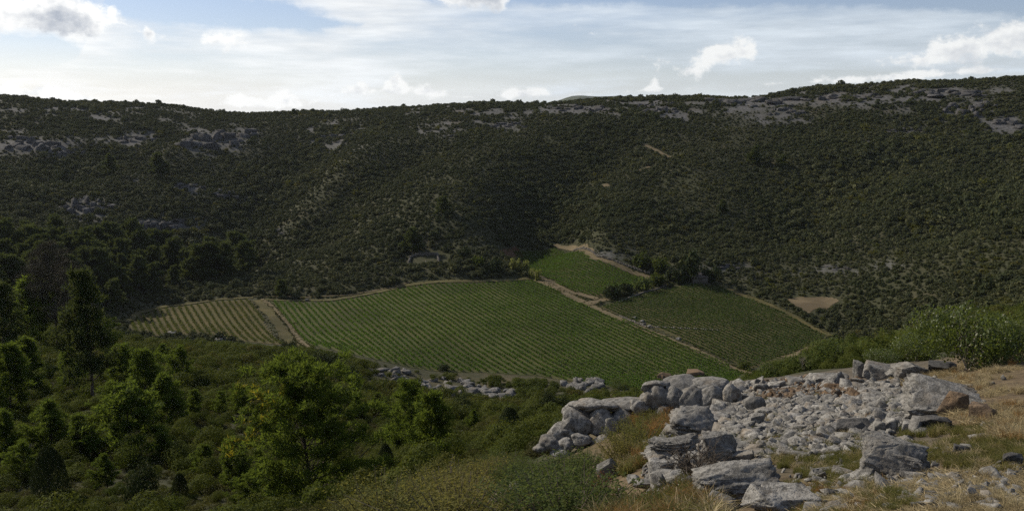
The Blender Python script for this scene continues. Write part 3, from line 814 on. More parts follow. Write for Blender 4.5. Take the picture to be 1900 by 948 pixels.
def tuft_mesh(name, seed, mat, n=60, h=1.0, w=0.02, spread=0.5, base=0.25, droop=0.5):
    g = np.random.default_rng(seed)
    a = g.uniform(0, 6.283, n); s = g.random(n) ** 0.7 * spread
    D = np.c_[np.cos(a) * s, np.sin(a) * s, np.ones(n)]; D /= np.linalg.norm(D, axis=1, keepdims=True)
    b = g.uniform(0, 6.283, n); rb = base * np.sqrt(g.random(n))
    P = np.c_[np.cos(b) * rb, np.sin(b) * rb, np.full(n, -0.03)]
    V, F = blades(P, D, h * g.uniform(0.45, 1.1, n), w * g.uniform(0.6, 1.2, n), droop)
    return mesh_np(name, V, F, mat)

def litter_mesh(name, seed, mat, n=50, L=1.0, w=0.02):
    """fallen straw lying criss-cross"""
    g = np.random.default_rng(seed); a = g.uniform(0, 6.283, n)
    D = np.c_[np.cos(a), np.sin(a), g.normal(0.08, 0.16, n)]; D /= np.linalg.norm(D, axis=1, keepdims=True)
    P = np.c_[g.uniform(-0.7, 0.7, (n, 2)), g.uniform(0.0, 0.14, n)]
    V, F = blades(P, D, L * g.uniform(0.3, 1.0, n), w * g.uniform(0.5, 1.2, n), 0.1)
    return mesh_np(name, V, F, mat)

def sample_poly_px(poly, n, g):
    q = np.array(poly, float); out = []
    while len(out) < n:
        p = g.uniform(q.min(0), q.max(0), (n * 3, 2)); p = p[in_poly(p[:, 0], p[:, 1], q)]
        out.extend(p.tolist())
    return np.array(out[:n])

# ================================================================== the setting
FIELD_MAIN = [(500, 559), (560, 562), (620, 561), (690, 549), (740, 537), (800, 529), (870, 527), (940, 524), (985, 521), (1085, 566), (1200, 614), (1300, 655), (1385, 693), (1300, 738), (1180, 724), (1100, 714), (1000, 698),
              (900, 692), (800, 688), (720, 673), (640, 656), (575, 641)]
FIELD_RIGHT = [(1112, 570), (1170, 552), (1225, 538), (1290, 527), (1335, 533), (1400, 560), (1470, 590), (1538, 625), (1520, 640), (1460, 662), (1400, 684), (1375, 680), (1300, 646), (1200, 603)]
FIELD_UPPER = [(950, 464), (1035, 459), (1100, 483), (1160, 506), (1203, 520), (1190, 536), (1130, 549), (1100, 551), (1060, 541), (1000, 511), (968, 488)]
FIELD_LEFT = [(238, 600), (258, 584), (300, 573), (400, 560), (466, 556), (526, 641), (450, 633), (400, 626), (340, 621), (290, 626), (245, 618)]
def wpoly(p, rmin=200): return place([a for a, _ in p], [b for _, b in p], rmin)
F_MAIN, F_RIGHT, F_UPPER, F_LEFT = map(wpoly, (FIELD_MAIN, FIELD_RIGHT, FIELD_UPPER, FIELD_LEFT))
TRACKS = [  # (name, label, photo polyline, width, material)
 ('dirt_track', 'track', [(978, 513), (1000, 523), (1090, 565.5), (1200, 613), (1300, 654), (1400, 694), (1440, 712)], 3.2, 'track'),
 ('dirt_track', 'track', [(1085, 565), (1110, 560), (1128, 555)], 4.0, 'track'),
 ('dirt_track', 'track', [(1030, 456), (1060, 462), (1100, 479), (1160, 501), (1212, 518)], 4.2, 'track'),
 ('dirt_track', 'track', [(965, 490), (1000, 515), (1050, 540), (1110, 556)], 4.0, 'track'),
 ('dirt_track', 'track', [(1338, 530), (1400, 556), (1470, 586), (1545, 624)], 2.6, 'track_grass'),
 ('dirt_track', 'track', [(1520, 640), (1490, 655), (1460, 664)], 5.0, 'track'),
 ('grass_verge', 'verge', [(490, 557), (560, 558.5), (620, 557.5), (690, 545), (740, 533.5), (800, 526), (870, 524), (940, 521.5), (985, 518.5)], 2.6, 'verge'),
 ('grass_verge', 'verge', [(236, 598), (258, 581), (300, 570), (400, 557), (470, 553)], 2.4, 'verge'),
 ('dirt_track', 'track', [(486, 556), (502, 566), (537, 602), (574, 645)], 1.7, 'track'),
 ('grass_strip', 'verge', [(478, 558), (494, 574), (521, 607), (551, 645)], 4.4, 'track_grass'),
 ('hill_path', 'path', [(1196, 268), (1215, 279), (1228, 286), (1247, 299)], 4.2, 'track'),
 ('hill_path', 'path', [(1205, 311), (1190, 317), (1178, 320)], 2.5, 'track'),
 ('hill_path', 'path', [(1120, 341), (1128, 347)], 4.5, 'track'),
 ('terrace_path', 'path', [(470, 551), (560, 553), (640, 551), (700, 540), (760, 528)], 1.2, 'track'),
]
def resample(P, step):
    P = np.asarray(P)[:, :2]
    d = np.r_[0, np.cumsum(np.hypot(*np.diff(P, axis=0).T))]
    n = max(3, int(d[-1] / step) + 1); t = np.linspace(0, d[-1], n)
    Q = np.c_[np.interp(t, d, P[:, 0]), np.interp(t, d, P[:, 1])]
    for _ in range(3): Q[1:-1] = (Q[:-2] + 2 * Q[1:-1] + Q[2:]) / 4
    return Q
TR = []
for (nm, lb, pp, wd, mt) in TRACKS:
    TR.append((nm, resample(wpoly(pp), 2.0), wd, mt))
BARE = wpoly([(1462, 556), (1480, 552), (1504, 553), (1522, 551), (1546, 553), (1558, 559), (1544, 566), (1530, 577), (1512, 573), (1500, 582), (1484, 571), (1470, 566)])
RED = wpoly([(915, 466), (955, 460), (972, 470), (968, 490), (940, 484)])
RUIN = wpoly([(755, 493), (755, 470), (818, 468), (835, 480), (820, 493)])
for f in (F_MAIN, F_RIGHT, F_UPPER, F_LEFT): FLAT.append((f, True, 14.0))
for (nm, q, wd, mt) in TR: FLAT.append((q[::4] if len(q) > 12 else q, False, 9.0))
FLAT.append((BARE, True, 8.0)); FLAT.append((RUIN, True, 8.0)); FLAT.append((RED, True, 8.0))
roughen()

# bare limestone on the hills, in photograph coordinates of the ground points
ROCKY = [(60, 272, 120, 24, 1.0), (250, 262, 55, 16, 0.9), (400, 262, 75, 26, 0.9), (155, 392, 52, 30, 1.0), (300, 422, 62, 22, 1.0), (370, 350, 45, 13, 0.9), (465, 372, 30, 8, 0.6), (510, 432, 25, 8, 0.6), (620, 255, 60, 30, 0.6),
         (800, 238, 60, 12, 0.5), (850, 203, 130, 10, 0.6), (945, 234, 55, 12, 0.9), (1080, 202, 130, 14, 0.7), (1225, 207, 60, 20, 0.9), (1400, 192, 95, 15, 1.1), (1450, 214, 55, 14, 1.0), (1600, 182, 150, 12, 0.7), (1770, 172, 150, 14, 0.7),
         (1690, 245, 60, 8, 0.7), (1868, 236, 34, 16, 0.9), (1800, 215, 60, 40, 0.35), (160, 215, 200, 20, 0.35), (1130, 475, 60, 10, 0.6), (1340, 497, 50, 10, 0.8), (1440, 510, 60, 8, 0.6), (1560, 500, 40, 10, 0.6), (1640, 490, 40, 10, 0.5),
         (820, 255, 20, 8, 0.7), (250, 330, 60, 10, 0.4), (1700, 330, 40, 8, 0.4), (1590, 270, 50, 12, 0.4)]
def rockiness(x, y, z):
    px, py, zf = project(np.c_[x, y, z])
    m = np.zeros(len(x))
    for (cx, cy, rx, ry, w) in ROCKY:
        d = ((px - cx) / rx) ** 2 + ((py - cy) / ry) ** 2
        m = np.maximum(m, w * np.exp(-d * 1.2))
    r = np.hypot(x, y)
    n = fbm(np.c_[x, y] / 14.0, 31, 4, 0.6)
    up = np.clip((z - EYE + 12) / 22, 0, 1)
    m = np.clip(m + 0.9 * n * (m > 0.12) + up * (0.15 + 0.9 * n), 0, 1)
    m = m * np.clip((r - 330) / 60, 0, 1)
    return m

def build_terrain():
    az_f = G_AZ
    az = np.r_[np.radians(np.arange(-178, -46.5, 6)), az_f, np.radians(np.arange(50, 180.1, 6))]
    lr = np.r_[G_LR, np.log([1500, 1900, 2600, 4000, 6500, 9000])]
    A, L = np.meshgrid(az, lr); X = np.sin(A) * np.exp(L); Y = np.cos(A) * np.exp(L)
    nl = len(G_LR); H = np.zeros(A.shape)
    i0 = np.where(az >= az_f[0] - 1e-9)[0][0]; i1 = i0 + len(az_f)
    H[:nl, i0:i1] = GH
    H[nl:, i0:i1] = base_h(X[nl:, i0:i1].ravel(), Y[nl:, i0:i1].ravel()).reshape(-1, len(az_f))
    back = np.r_[np.arange(i1, len(az)), np.arange(0, i0)]
    for k, c in enumerate(back):
        t = (k + 1) / (len(back) + 1)
        H[:, c] = H[:, i1 - 1] * (1 - t) + H[:, i0] * t
    V = np.c_[X.ravel(), Y.ravel(), H.ravel()]
    nr, nc = A.shape
    ii = np.arange(nr * nc).reshape(nr, nc); nx = np.roll(ii, -1, axis=1)
    F = np.stack([ii[:-1], nx[:-1], nx[1:], ii[1:]], -1).reshape(-1, 4)
    F = F[:, ::-1]
    me = mesh_np('hillside', V, F, M['ground'], smooth=True)
    x, y, z = V.T
    r = np.hypot(x, y); px, py, zf = project(V)
    front = zf > 0
    rk = rockiness(x, y, z)
    n = fbm(np.c_[x, y] / 1.2, 41, 3); n2 = fbm(np.c_[x, y] / 6.0, 43, 3)
    n3 = fbm(np.c_[x, y] / 22.0, 47, 3)
    near = np.clip(1 - (r - 18) / 14, 0, 1)
    right = np.clip((px - 1000) / 150, 0, 1)
    grav = near * np.clip((px - 1180) / 80, 0, 1) * np.clip(((1790 - 0.15 * (py - 600)) - px) / 90 + 0.6 * n, 0, 1) * np.clip((900 - py) / 40 + n, 0, 1)
    dry = near * right * np.clip(1 - grav + 0.3 * n, 0, 1)
    # strip of dry grass before the vineyard and worn patches on the hills
    d2 = np.exp(-(((px - 880) / 230) ** 2 + ((py - 705) / 16) ** 2)) * (r > 180) * (r < 300)
    d2 = np.maximum(d2, 0.5 * np.exp(-(((px - 480) / 130) ** 2 + ((py - 652) / 10) ** 2)) * (r > 180) * (r < 300))
    patch = np.clip(n3 * 1.2 - 0.45, 0, 0.2) * (r > 300)
    dry = np.clip(np.maximum(np.maximum(dry, d2 * (0.25 + 0.6 * n2)), patch), 0, 1) * front
    for nm, arr in (('rock', rk * front), ('dry', dry), ('gravel', np.clip(grav, 0, 1) * front)):
        a = me.attributes.new(nm, 'FLOAT', 'POINT'); a.data.foreach_set('value', arr.astype(np.float32))
    o = obj('hillside', me)
    structure(o)
    return o
terrain = build_terrain()

# low wooded hill far beyond the ridge
def far_hill():
    Y0 = 7300.0
    prof = [(980, 205), (1030, 189), (1048, 183), (1062, 178), (1078, 177), (1095, 180), (1120, 179), (1150, 178), (1190, 179), (1240, 184), (1300, 196), (1400, 215)]
    xs = np.linspace(930, 1460, 90); ys = np.interp(xs, [p[0] for p in prof], [p[1] for p in prof]) + 0.7 * fbm(np.c_[xs / 14, xs * 0], 5, 3)
    d = dirs_px(xs, ys); top = d * (Y0 / d[:, 1])[:, None] + np.array([0, 0, EYE])
    nrow = 14; V = []
    for k in range(-nrow, nrow + 1):
        f = 1 - (abs(k) / nrow) ** 1.6
        row = top.copy(); row[:, 1] += k * 90.0 + 60 * fbm(np.c_[xs / 30, np.full(len(xs), k / 3.0)], 8, 3)
        row[:, 2] = -60 + (top[:, 2] + 60) * f * (1 + (0 if k == 0 else 0.05 * fbm(np.c_[xs / 25, np.full(len(xs), k / 2.0)], 3, 3)))
        V.append(row)
    V = np.concatenate(V); nc = len(xs); ii = np.arange(len(V)).reshape(-1, nc)
    F = np.stack([ii[:-1, :-1], ii[:-1, 1:], ii[1:, 1:], ii[1:, :-1]], -1).reshape(-1, 4)
    structure(obj('distant_hill', mesh_np('distant_hill', V, F, M['far_hill'], True)))
far_hill()

# ------------------------------------------------------------------ field floors and tracks
def drape(name, poly, mat, off, cell=1.3):
    poly = np.asarray(poly)[:, :2]; lo = poly.min(0); hi = poly.max(0)
    nx = int((hi[0] - lo[0]) / cell) + 2; ny = int((hi[1] - lo[1]) / cell) + 2
    X, Y = np.meshgrid(lo[0] + np.arange(nx) * cell, lo[1] + np.arange(ny) * cell)
    ii = np.arange(X.size).reshape(X.shape)
    cx = (X[:-1, :-1] + cell / 2).ravel(); cy = (Y[:-1, :-1] + cell / 2).ravel()
    keep = in_poly(cx, cy, poly)
    F = np.stack([ii[:-1, :-1], ii[:-1, 1:], ii[1:, 1:], ii[1:, :-1]], -1).reshape(-1, 4)[keep]
    used = np.unique(F); mp = -np.ones(X.size, int); mp[used] = np.arange(len(used))
    x, y = X.ravel()[used], Y.ravel()[used]
    V = np.c_[x, y, height(x, y) + off]
    return structure(obj(name, mesh_np(name, V, mp[F], mat, True)))
drape('vineyard_ground', F_MAIN, M['field'], 0.10)
drape('vineyard_ground', F_RIGHT, M['field_right'], 0.10)
drape('vineyard_ground', F_UPPER, M['field_upper'], 0.10)
drape('vineyard_ground', F_LEFT, M['field_pale'], 0.10)
drape('sandy_clearing', BARE, M['sand'], 0.12, 0.8)
drape('red_soil_patch', RED, M['red_soil'], 0.12, 0.8)
for k, (nm, q, wd, mt) in enumerate(TR):
    n = len(q); t = np.gradient(q, axis=0); t /= (np.linalg.norm(t, axis=1, keepdims=True) + 1e-9); s = np.c_[t[:, 1], -t[:, 0]]
    wv = wd * (0.95 + 0.55 * fbm(np.c_[q / 4.0], 60 + k, 3))
    rows = []
    for c in (-0.5, -0.25, 0, 0.25, 0.5):
        p = q + s * (wv * c)[:, None]; rows.append(np.c_[p, height(p[:, 0], p[:, 1]) + 0.17 + 0.012 * k - 0.06 * abs(c)])
    V = np.concatenate(rows); ii = np.arange(len(V)).reshape(5, n)
    F = np.stack([ii[:-1, :-1], ii[1:, :-1], ii[1:, 1:], ii[:-1, 1:]], -1).reshape(-1, 4)
    structure(obj(nm, mesh_np(nm, V, F, M[mt], True)))

# ------------------------------------------------------------------ vine rows
def vine_rows(poly, heading, spacing, mat, base, group, dens, width, top, gap=0.0, inset=1.2, wob=0.05, leaf=(0.15, 0.26), low=0.3):
    poly = np.asarray(poly)[:, :2]
    d = np.array([math.sin(heading), math.cos(heading)]); s = np.array([d[1], -d[0]])
    off = poly @ s
    out = []
    k = 0
    o_ = off.min() + spacing * 0.7
    while o_ < off.max() - spacing * 0.3:
        ts = []
        m = len(poly)
        for i in range(m):
            a, b = poly[i], poly[(i + 1) % m]; sa, sb = a @ s - o_, b @ s - o_
            if (sa > 0) != (sb > 0):
                f = sa / (sa - sb); ts.append((a + (b - a) * f) @ d)
        ts.sort()
        P = []
        for t0, t1 in zip(ts[::2], ts[1::2]):
            t0 += inset; t1 -= inset
            if t1 - t0 < 4: continue
            n = int((t1 - t0) * dens)
            t = rng.uniform(t0, t1, n)
            # single stocks about a metre apart, some missing
            st = np.floor(t / 1.1); hv = _hash(st.astype(np.int64), np.full(n, k), np.zeros(n, np.int64), 77)
            keep = hv > gap
            t = t[keep]; st = st[keep]; hv = hv[keep]; n = len(t)
            vig = 0.75 + 0.4 * fbm(np.c_[t / 9, np.full(n, o_ / 9)], 91, 3) + 0.3 * (hv - 0.5)
            t = t + (st * 1.1 + 0.55 - t) * 0.25
            lat = rng.normal(0, width, n) * vig + wob * np.sin(t / 3 + k)
            xy = d * t[:, None] + s * (o_ + lat)[:, None]
            z = height(xy[:, 0], xy[:, 1]) + low + (top - low) * rng.beta(1.6, 1.2, n) * np.clip(vig, 0.4, 1.3)
            P.append(np.c_[xy, z])
        if P:
            P = np.concatenate(P); c = P.mean(0)
            Nn = rand_unit(len(P)) + np.array([0, 0, 0.9]); Nn /= np.linalg.norm(Nn, axis=1, keepdims=True)
            L = rng.uniform(leaf[0], leaf[1], len(P))
            V, F = cards(P - c, Nn, L, L * 0.8)
            tt = np.linspace((P[:, :2] @ d).min(), (P[:, :2] @ d).max(), 14); cw = d * tt[:, None] + s * o_
            V, F = join([(V, F), tube(np.c_[cw, height(cw[:, 0], cw[:, 1]) + 0.6] - c, [0.03] * 14, 4)])      # the cordon tied along its wire
            o = obj('vine_row', mesh_np('vine_row', V, F, mat), loc=c)
            tag_later(o, base, 'vine row', group, o_)
            k += 1
        o_ += spacing
    return k
H_MAIN = math.atan((211 - CX) / FPX)
s_dir = np.array([math.cos(H_MAIN), -math.sin(H_MAIN)])
wid = (np.asarray(F_MAIN)[8] - np.asarray(F_MAIN)[0])[:2] @ s_dir
SPM = wid / 51.0
print('main field width', wid, 'spacing', SPM, 'corner', F_MAIN[0], F_MAIN[8], F_MAIN[12])
a = vine_rows(F_MAIN, H_MAIN, SPM, M['vine'], 'long green vine row in the large central vineyard', 'vine rows of the large central vineyard', 21, 0.27, 1.3, low=0.15)
b_ = vine_rows(F_RIGHT, H_MAIN, SPM * 0.98, M['vine_right'], 'vine row in the vineyard beside the hut right of track', 'vine rows of the right vineyard', 18, 0.27, 1.2, gap=0.0, low=0.15)
c_ = vine_rows(F_UPPER, H_MAIN + R(2), SPM * 0.9, M['vine'], 'vine row in the small upper vineyard below the scrub', 'vine rows of the small upper vineyard', 20, 0.40, 1.25, gap=0.0, inset=0.8, wob=0.2)
d_ = vine_rows(F_LEFT, math.atan((150 - CX) / FPX), SPM * 1.03, M['vine_pale'], 'sparse yellowish vine row in the pale left vineyard', 'vine rows of the pale left vineyard', 18, 0.40, 1.15, gap=0.0)
print('rows', a, b_, c_, d_)

# ================================================================== rocks of the foreground ledge
ROCKS = {}
def rock_kind(kind, seed, mat, sub):
    key = (kind, seed, mat, sub)
    if key not in ROCKS: ROCKS[key] = rock_mesh('rock', seed, M[mat], sub, kind)
    return ROCKS[key]
def put_rock(px, py, w, h, kind, seed, mat, label, cat='boulder', name='boulder', depth=0.8, yaw=0.0, tilt=(0, 0), sink=0.2, rmin=1.8, sub=4, group=None):
    """stone whose foot shows at photograph pixel (px, py), w x h pixels large"""
    p = pl(px, py, rmin); dist = math.hypot(p[0], p[1])
    k = math.hypot(dist, EYE - p[2]) / FPX
    sx, sz = 0.74 * w * k / 2, 0.70 * h * k / 2 / (1 - sink)
    dirv = np.array([p[0], p[1]]) / dist
    c = p[:2] + dirv * sx * depth * 0.8
    z = height([c[0]], [c[1]])[0]; z = min(z, p[2] + sz * 0.3)
    o = obj(name, rock_kind(kind, seed, mat, sub), loc=(c[0], c[1], z + sz * (1 - 2 * sink)), rot=(R(tilt[0]), R(tilt[1]), math.atan2(-p[0], p[1]) + R(yaw)), scale=(sx, sx * depth, sz))
    return tag(o, label, cat, group)

put_rock(1370, 940, 215, 100, 'layer', 3, 'rock', 'large angular grey boulder with sunlit flat top and dark shaded front', yaw=14, tilt=(4, -10), depth=0.7, sub=5)
put_rock(1465, 955, 205, 66, 'jag', 11, 'rock', 'rough grey rock at bottom edge before the large angular boulder', yaw=-10, tilt=(0, 12), depth=0.7, sub=5)
put_rock(1330, 958, 90, 52, 'block', 12, 'rock', 'pale rock at bottom edge left of the rough grey rock')
put_rock(1655, 886, 150, 86, 'layer', 23, 'rock', 'squarish grey boulder with pale streaked top amid green grass', yaw=-12, tilt=(6, 6), sub=5)
put_rock(1690, 893, 60, 26, 'slab', 24, 'rock', 'small flat pale stone at foot of squarish boulder', cat='stone', name='stone')
put_rock(1790, 850, 58, 34, 'block', 5, 'rock_dark', 'dark grey slab-like stone standing in green grass', tilt=(0, -8), depth=0.5, cat='stone', name='stone')
put_rock(1878, 870, 40, 34, 'block', 6, 'rock_dark', 'dark stone at right edge beside green grass', cat='stone', name='stone')
put_rock(1742, 772, 165, 78, 'layer', 31, 'rock', 'big pale ribbed boulder at the edge of dry grass', yaw=10, tilt=(5, 9), depth=0.9, sub=5)
put_rock(1768, 772, 66, 58, 'block', 33, 'rock_rust', 'brown pointed block leaning on the big ribbed boulder', yaw=25, depth=0.5)
put_rock(1822, 782, 54, 40, 'block', 35, 'rock_rust', 'orange angular block at right of the brown block', yaw=-20)
put_rock(1596, 702, 36, 46, 'jag', 41, 'rock', 'upright grey knob of rock on the ledge crest')
put_rock(1632, 704, 74, 34, 'slab', 42, 'rock', 'low smooth rock sloping right from the upright knob', tilt=(0, 8))
put_rock(1688, 706, 110, 48, 'jag', 43, 'rock', 'jagged limestone crest under the big green shrub', depth=0.7, sub=5)
put_rock(1748, 692, 60, 26, 'block', 44, 'rock_dark', 'dark low rock between jagged crest and dry grass')
put_rock(1540, 712, 90, 26, 'slab', 45, 'rock', 'flat pale slab on the ledge crest left of knob')
put_rock(1290, 806, 130, 66, 'layer', 51, 'rock', 'stepped limestone block above the dead twiggy bush', yaw=6, depth=0.9, sub=5)
put_rock(1325, 788, 80, 30, 'slab', 52, 'rock', 'thin tilted slab resting on the stepped block', tilt=(0, -6))
put_rock(1243, 850, 130, 54, 'layer', 53, 'rock', 'long grey slab left of the dead twiggy bush', yaw=-8, tilt=(0, -5), sub=5)
put_rock(1226, 886, 62, 46, 'block', 54, 'rock', 'block with bright flat top and dark front below long slab', tilt=(-4, 0))
put_rock(1262, 884, 26, 50, 'slab', 55, 'rock', 'narrow pale upright slab left of the dead bush', depth=0.5, tilt=(0, 18))
put_rock(1332, 862, 90, 78, 'jag', 56, 'rock', 'lichen grey rock right behind the dead twiggy bush', sub=5)
put_rock(1345, 900, 64, 48, 'layer', 57, 'rock', 'streaked pale rock just behind the large angular boulder', tilt=(0, -20))
put_rock(1358, 752, 46, 58, 'bulb', 61, 'rock', 'upright rounded boulder at left end of the rubble')
put_rock(1400, 764, 52, 40, 'bulb', 62, 'rock', 'rounded grey boulder right of the upright one')
put_rock(1421, 776, 52, 26, 'slab', 63, 'rock', 'pale flat stone below the rounded boulder', tilt=(0, -10), cat='stone', name='stone')
put_rock(1404, 792, 36, 34, 'block', 64, 'rock', 'pale angular block in the rubble below flat stone', cat='stone', name='stone')
put_rock(1586, 806, 82, 36, 'block', 65, 'rock_dark', 'dark leaning slab at lower edge of the rubble', tilt=(0, -10), depth=0.5)
put_rock(1632, 808, 34, 36, 'block', 66, 'rock', 'pale upright stone right of the dark slab', cat='stone', name='stone')
put_rock(1650, 802, 36, 38, 'block', 67, 'rock', 'pale pointed stone with shaded right side, in rubble', cat='stone', name='stone')
put_rock(1728, 800, 84, 34, 'jag', 68, 'rock_dark', 'dark cracked rock at foot of ribbed boulder')
put_rock(1690, 800, 40, 24, 'block', 69, 'rock', 'small grey stone left of the dark cracked rock', cat='stone', name='stone')
put_rock(1375, 858, 62, 28, 'slab', 70, 'rock', 'pale slab tilted among stones above the angular boulder', tilt=(0, -14), cat='stone', name='stone')
put_rock(1376, 836, 50, 22, 'slab', 71, 'rock', 'light grey slab in the rubble near the lichen rock', tilt=(0, -10), cat='stone', name='stone')
put_rock(1130, 890, 52, 50, 'slab', 72, 'rock', 'grey slab tilted to a point amid dry grass', tilt=(0, -32), depth=0.5)
put_rock(1175, 895, 34, 18, 'block', 73, 'rock', 'small white stone right of the tilted pointed slab', cat='stone', name='stone')
put_rock(1222, 915, 44, 50, 'jag', 74, 'rock', 'white crumbling rock at bottom, left of the angular boulder')
put_rock(926, 945, 56, 44, 'block', 75, 'rock', 'bright white boulder among the bottom bushes', tilt=(0, 8))
put_rock(968, 918, 66, 36, 'bulb', 76, 'rock', 'grey rounded rock half hidden behind white boulder')
put_rock(1008, 884, 36, 24, 'bulb', 77, 'rock', 'small grey rock peeping out of the yellowish bushes', cat='stone', name='stone')
put_rock(1895, 640, 30, 30, 'jag', 78, 'rock', 'pale rock at right edge beside the big green shrub', rmin=10)
put_rock(1885, 655, 24, 16, 'block', 79, 'rock', 'small pale stone at right edge below the pale rock', cat='stone', name='stone', rmin=10)
put_rock(1480, 716, 60, 20, 'jag', 80, 'rock', 'low ragged rock on the crest above brown rubble')
put_rock(1440, 722, 44, 20, 'block', 81, 'rock', 'grey block on the crest behind the rounded boulders')

# rounded outcrops made of many bulging lobes
def outcrop(px, py, label, lobes, seed, rmin=1.8, mat='rock'):
    g = np.random.default_rng(seed)
    p = pl(px, py, rmin); dist = math.hypot(*p[:2]); k = math.hypot(dist, EYE - p[2]) / FPX
    root = empty('limestone_outcrop', p, math.atan2(-p[0], p[1])); tag(root, label, 'outcrop')
    for i, (dx, dy, w, h, dd) in enumerate(lobes):
        o = obj('rock_lobe', rock_kind('bulb', 200 + (seed + i) % 9, mat, 4), root, loc=(dx * k * 0.95, dd * k * 0.8, (dy * 0.72 - 6) * k), rot=(g.normal() * 0.15, g.normal() * 0.15, g.uniform(-0.7, 0.7)), scale=(0.95 * w * k / 2, w * k * 0.40, h * k * 0.38))
    return root
outcrop(1100, 822, 'domed outcrop of rounded grey limestone left of the ledge',
        [(-60, 22, 60, 52, 30), (-25, 40, 75, 74, 40), (15, 50, 70, 76, 40), (55, 48, 70, 70, 40), (90, 38, 70, 60, 45), (0, 78, 110, 38, 80), (60, 80, 110, 34, 90), (-30, 66, 60, 44, 70), (-80, 4, 46, 38, 0), (-50, 6, 34, 36, -10), (-20, 14, 44, 42, -6), (20, 12, 58, 44, -6), (60, 12, 52, 40, -6), (95, 10, 50, 36, 0),
         (-98, -8, 34, 26, -6), (-60, -12, 40, 26, -20), (10, -6, 34, 30, -20), (40, -8, 40, 26, -18), (110, 60, 60, 40, 70), (35, 40, 40, 60, 15), (-45, 46, 34, 44, 20)], 5)
outcrop(1265, 762, 'weathered outcrop of bulging grey limestone at the end of the ledge',
        [(-62, 22, 44, 62, 20), (-40, 34, 44, 68, 16), (-12, 36, 44, 66, 10), (20, 32, 58, 74, 6), (55, 34, 62, 80, 10), (-78, 10, 40, 40, 10), (-30, 4, 36, 34, -6), (0, 2, 40, 30, -10), (36, 0, 44, 36, -8), (72, 18, 46, 60, 8), (-50, 56, 60, 28, 40), (0, 62, 80, 30, 45), (50, 66, 80, 28, 50), (84, 40, 40, 56, 30)], 17)
put_rock(1232, 706, 34, 20, 'jag', 82, 'rock_rust', 'reddish jagged rock on top of the bulging outcrop', rmin=10)
put_rock(1290, 702, 44, 20, 'jag', 83, 'rock_rust', 'reddish brown rock crowning the outcrop before the vineyard', rmin=10)

gM = np.random.default_rng(123)
MIDROCK = [rock_mesh('broken_rock', 600 + i, M['rock'], 3, ('block', 'slab', 'jag', 'block')[i % 4]) for i in range(9)]
def broken(n, poly, wr, where, seed):
    g = np.random.default_rng(seed); pp = sample_poly_px(poly, n, g); w = place(pp[:, 0], pp[:, 1])
    for i in range(n):
        k = np.linalg.norm(w[i] - np.array([0, 0, EYE])) / FPX; s = g.uniform(*wr) * k / 2
        o = obj('broken_rock', MIDROCK[g.integers(0, 9)], loc=(w[i, 0], w[i, 1], w[i, 2] + s * 0.15), rot=(g.normal() * 0.35, g.normal() * 0.35, g.uniform(0, 6.28)), scale=(s * g.uniform(0.9, 1.5), s * g.uniform(0.6, 1.0), s * g.uniform(0.35, 0.7)))
        tag_later(o, f'broken grey rock {where}', 'rock', 'broken rocks of the ledge', pp[i, 0])
broken(26, [(1195, 850), (1240, 770), (1340, 745), (1370, 800), (1350, 860), (1250, 880)], (22, 48), 'around the stepped block and dead bush', 1)
broken(30, [(1170, 960), (1200, 890), (1300, 880), (1330, 960)], (22, 56), 'at the bottom left of the angular boulder', 2)
broken(22, [(1350, 800), (1480, 790), (1600, 800), (1620, 840), (1480, 860), (1380, 865)], (18, 40), 'along the lower edge of the scree', 3)
broken(18, [(1560, 790), (1700, 770), (1720, 810), (1620, 830)], (18, 42), 'at the right end of the scree', 4)
broken(16, [(1340, 720), (1500, 706), (1600, 704), (1660, 712), (1500, 722), (1360, 740)], (18, 40), 'along the crest of the scree', 5)
broken(38, [(1600, 945), (1680, 880), (1890, 860), (1890, 945)], (10, 30), 'in the straw at the bottom right', 6)
broken(26, [(1480, 960), (1470, 880), (1600, 880), (1620, 950)], (16, 44), 'in the grass right of the angular boulder', 7)

# rubble: the larger stones one by one, the rest as scree
STONE = [rock_mesh('stone', 300 + i, M['rock'], 2, ('block', 'slab', 'jag')[i % 3]) for i in range(7)]
STONE_W = [rock_mesh('stone', 320 + i, M['rock_rust'], 2, 'block') for i in range(3)]
SCREE_PX = [(1335, 715), (1420, 708), (1500, 703), (1600, 708), (1665, 712), (1680, 740), (1670, 790), (1640, 822), (1560, 838), (1480, 852), (1400, 858), (1365, 830), (1340, 800), (1330, 760)]
g = np.random.default_rng(77)
sp = sample_poly_px(SCREE_PX, 9000, g)
more = np.c_[g.uniform(1150, 1880, 260), g.uniform(700, 940, 260)]
more = more[more[:, 1] > 640 + 0.0 * more[:, 0]]
extra = sample_poly_px([(1190, 830), (1240, 770), (1330, 740), (1360, 800), (1380, 860), (1330, 955), (1200, 955)], 1000, g)
low = sample_poly_px([(1560, 840), (1700, 830), (1890, 860), (1890, 945), (1480, 945), (1470, 880)], 520, g)
allp = np.r_[sp, more, extra, low]
W = place(allp[:, 0], allp[:, 1])
dist = np.hypot(W[:, 0], W[:, 1])
ok = dist < 30
allp, W, dist = allp[ok], W[ok], dist[ok]
size = (0.014 + 0.055 * g.random(len(W)) ** 3.0 + 0.0009 * dist) * np.clip(dist / 11, 0.55, 1.1)
size = np.where(np.arange(len(W)) % 19 == 0, size * 1.7, size)
vis = size / dist
order = np.argsort(-vis)
rusty = (allp[:, 1] < 742) & (allp[:, 0] > 1400) & (allp[:, 0] < 1600) & (g.random(len(W)) < 0.6)
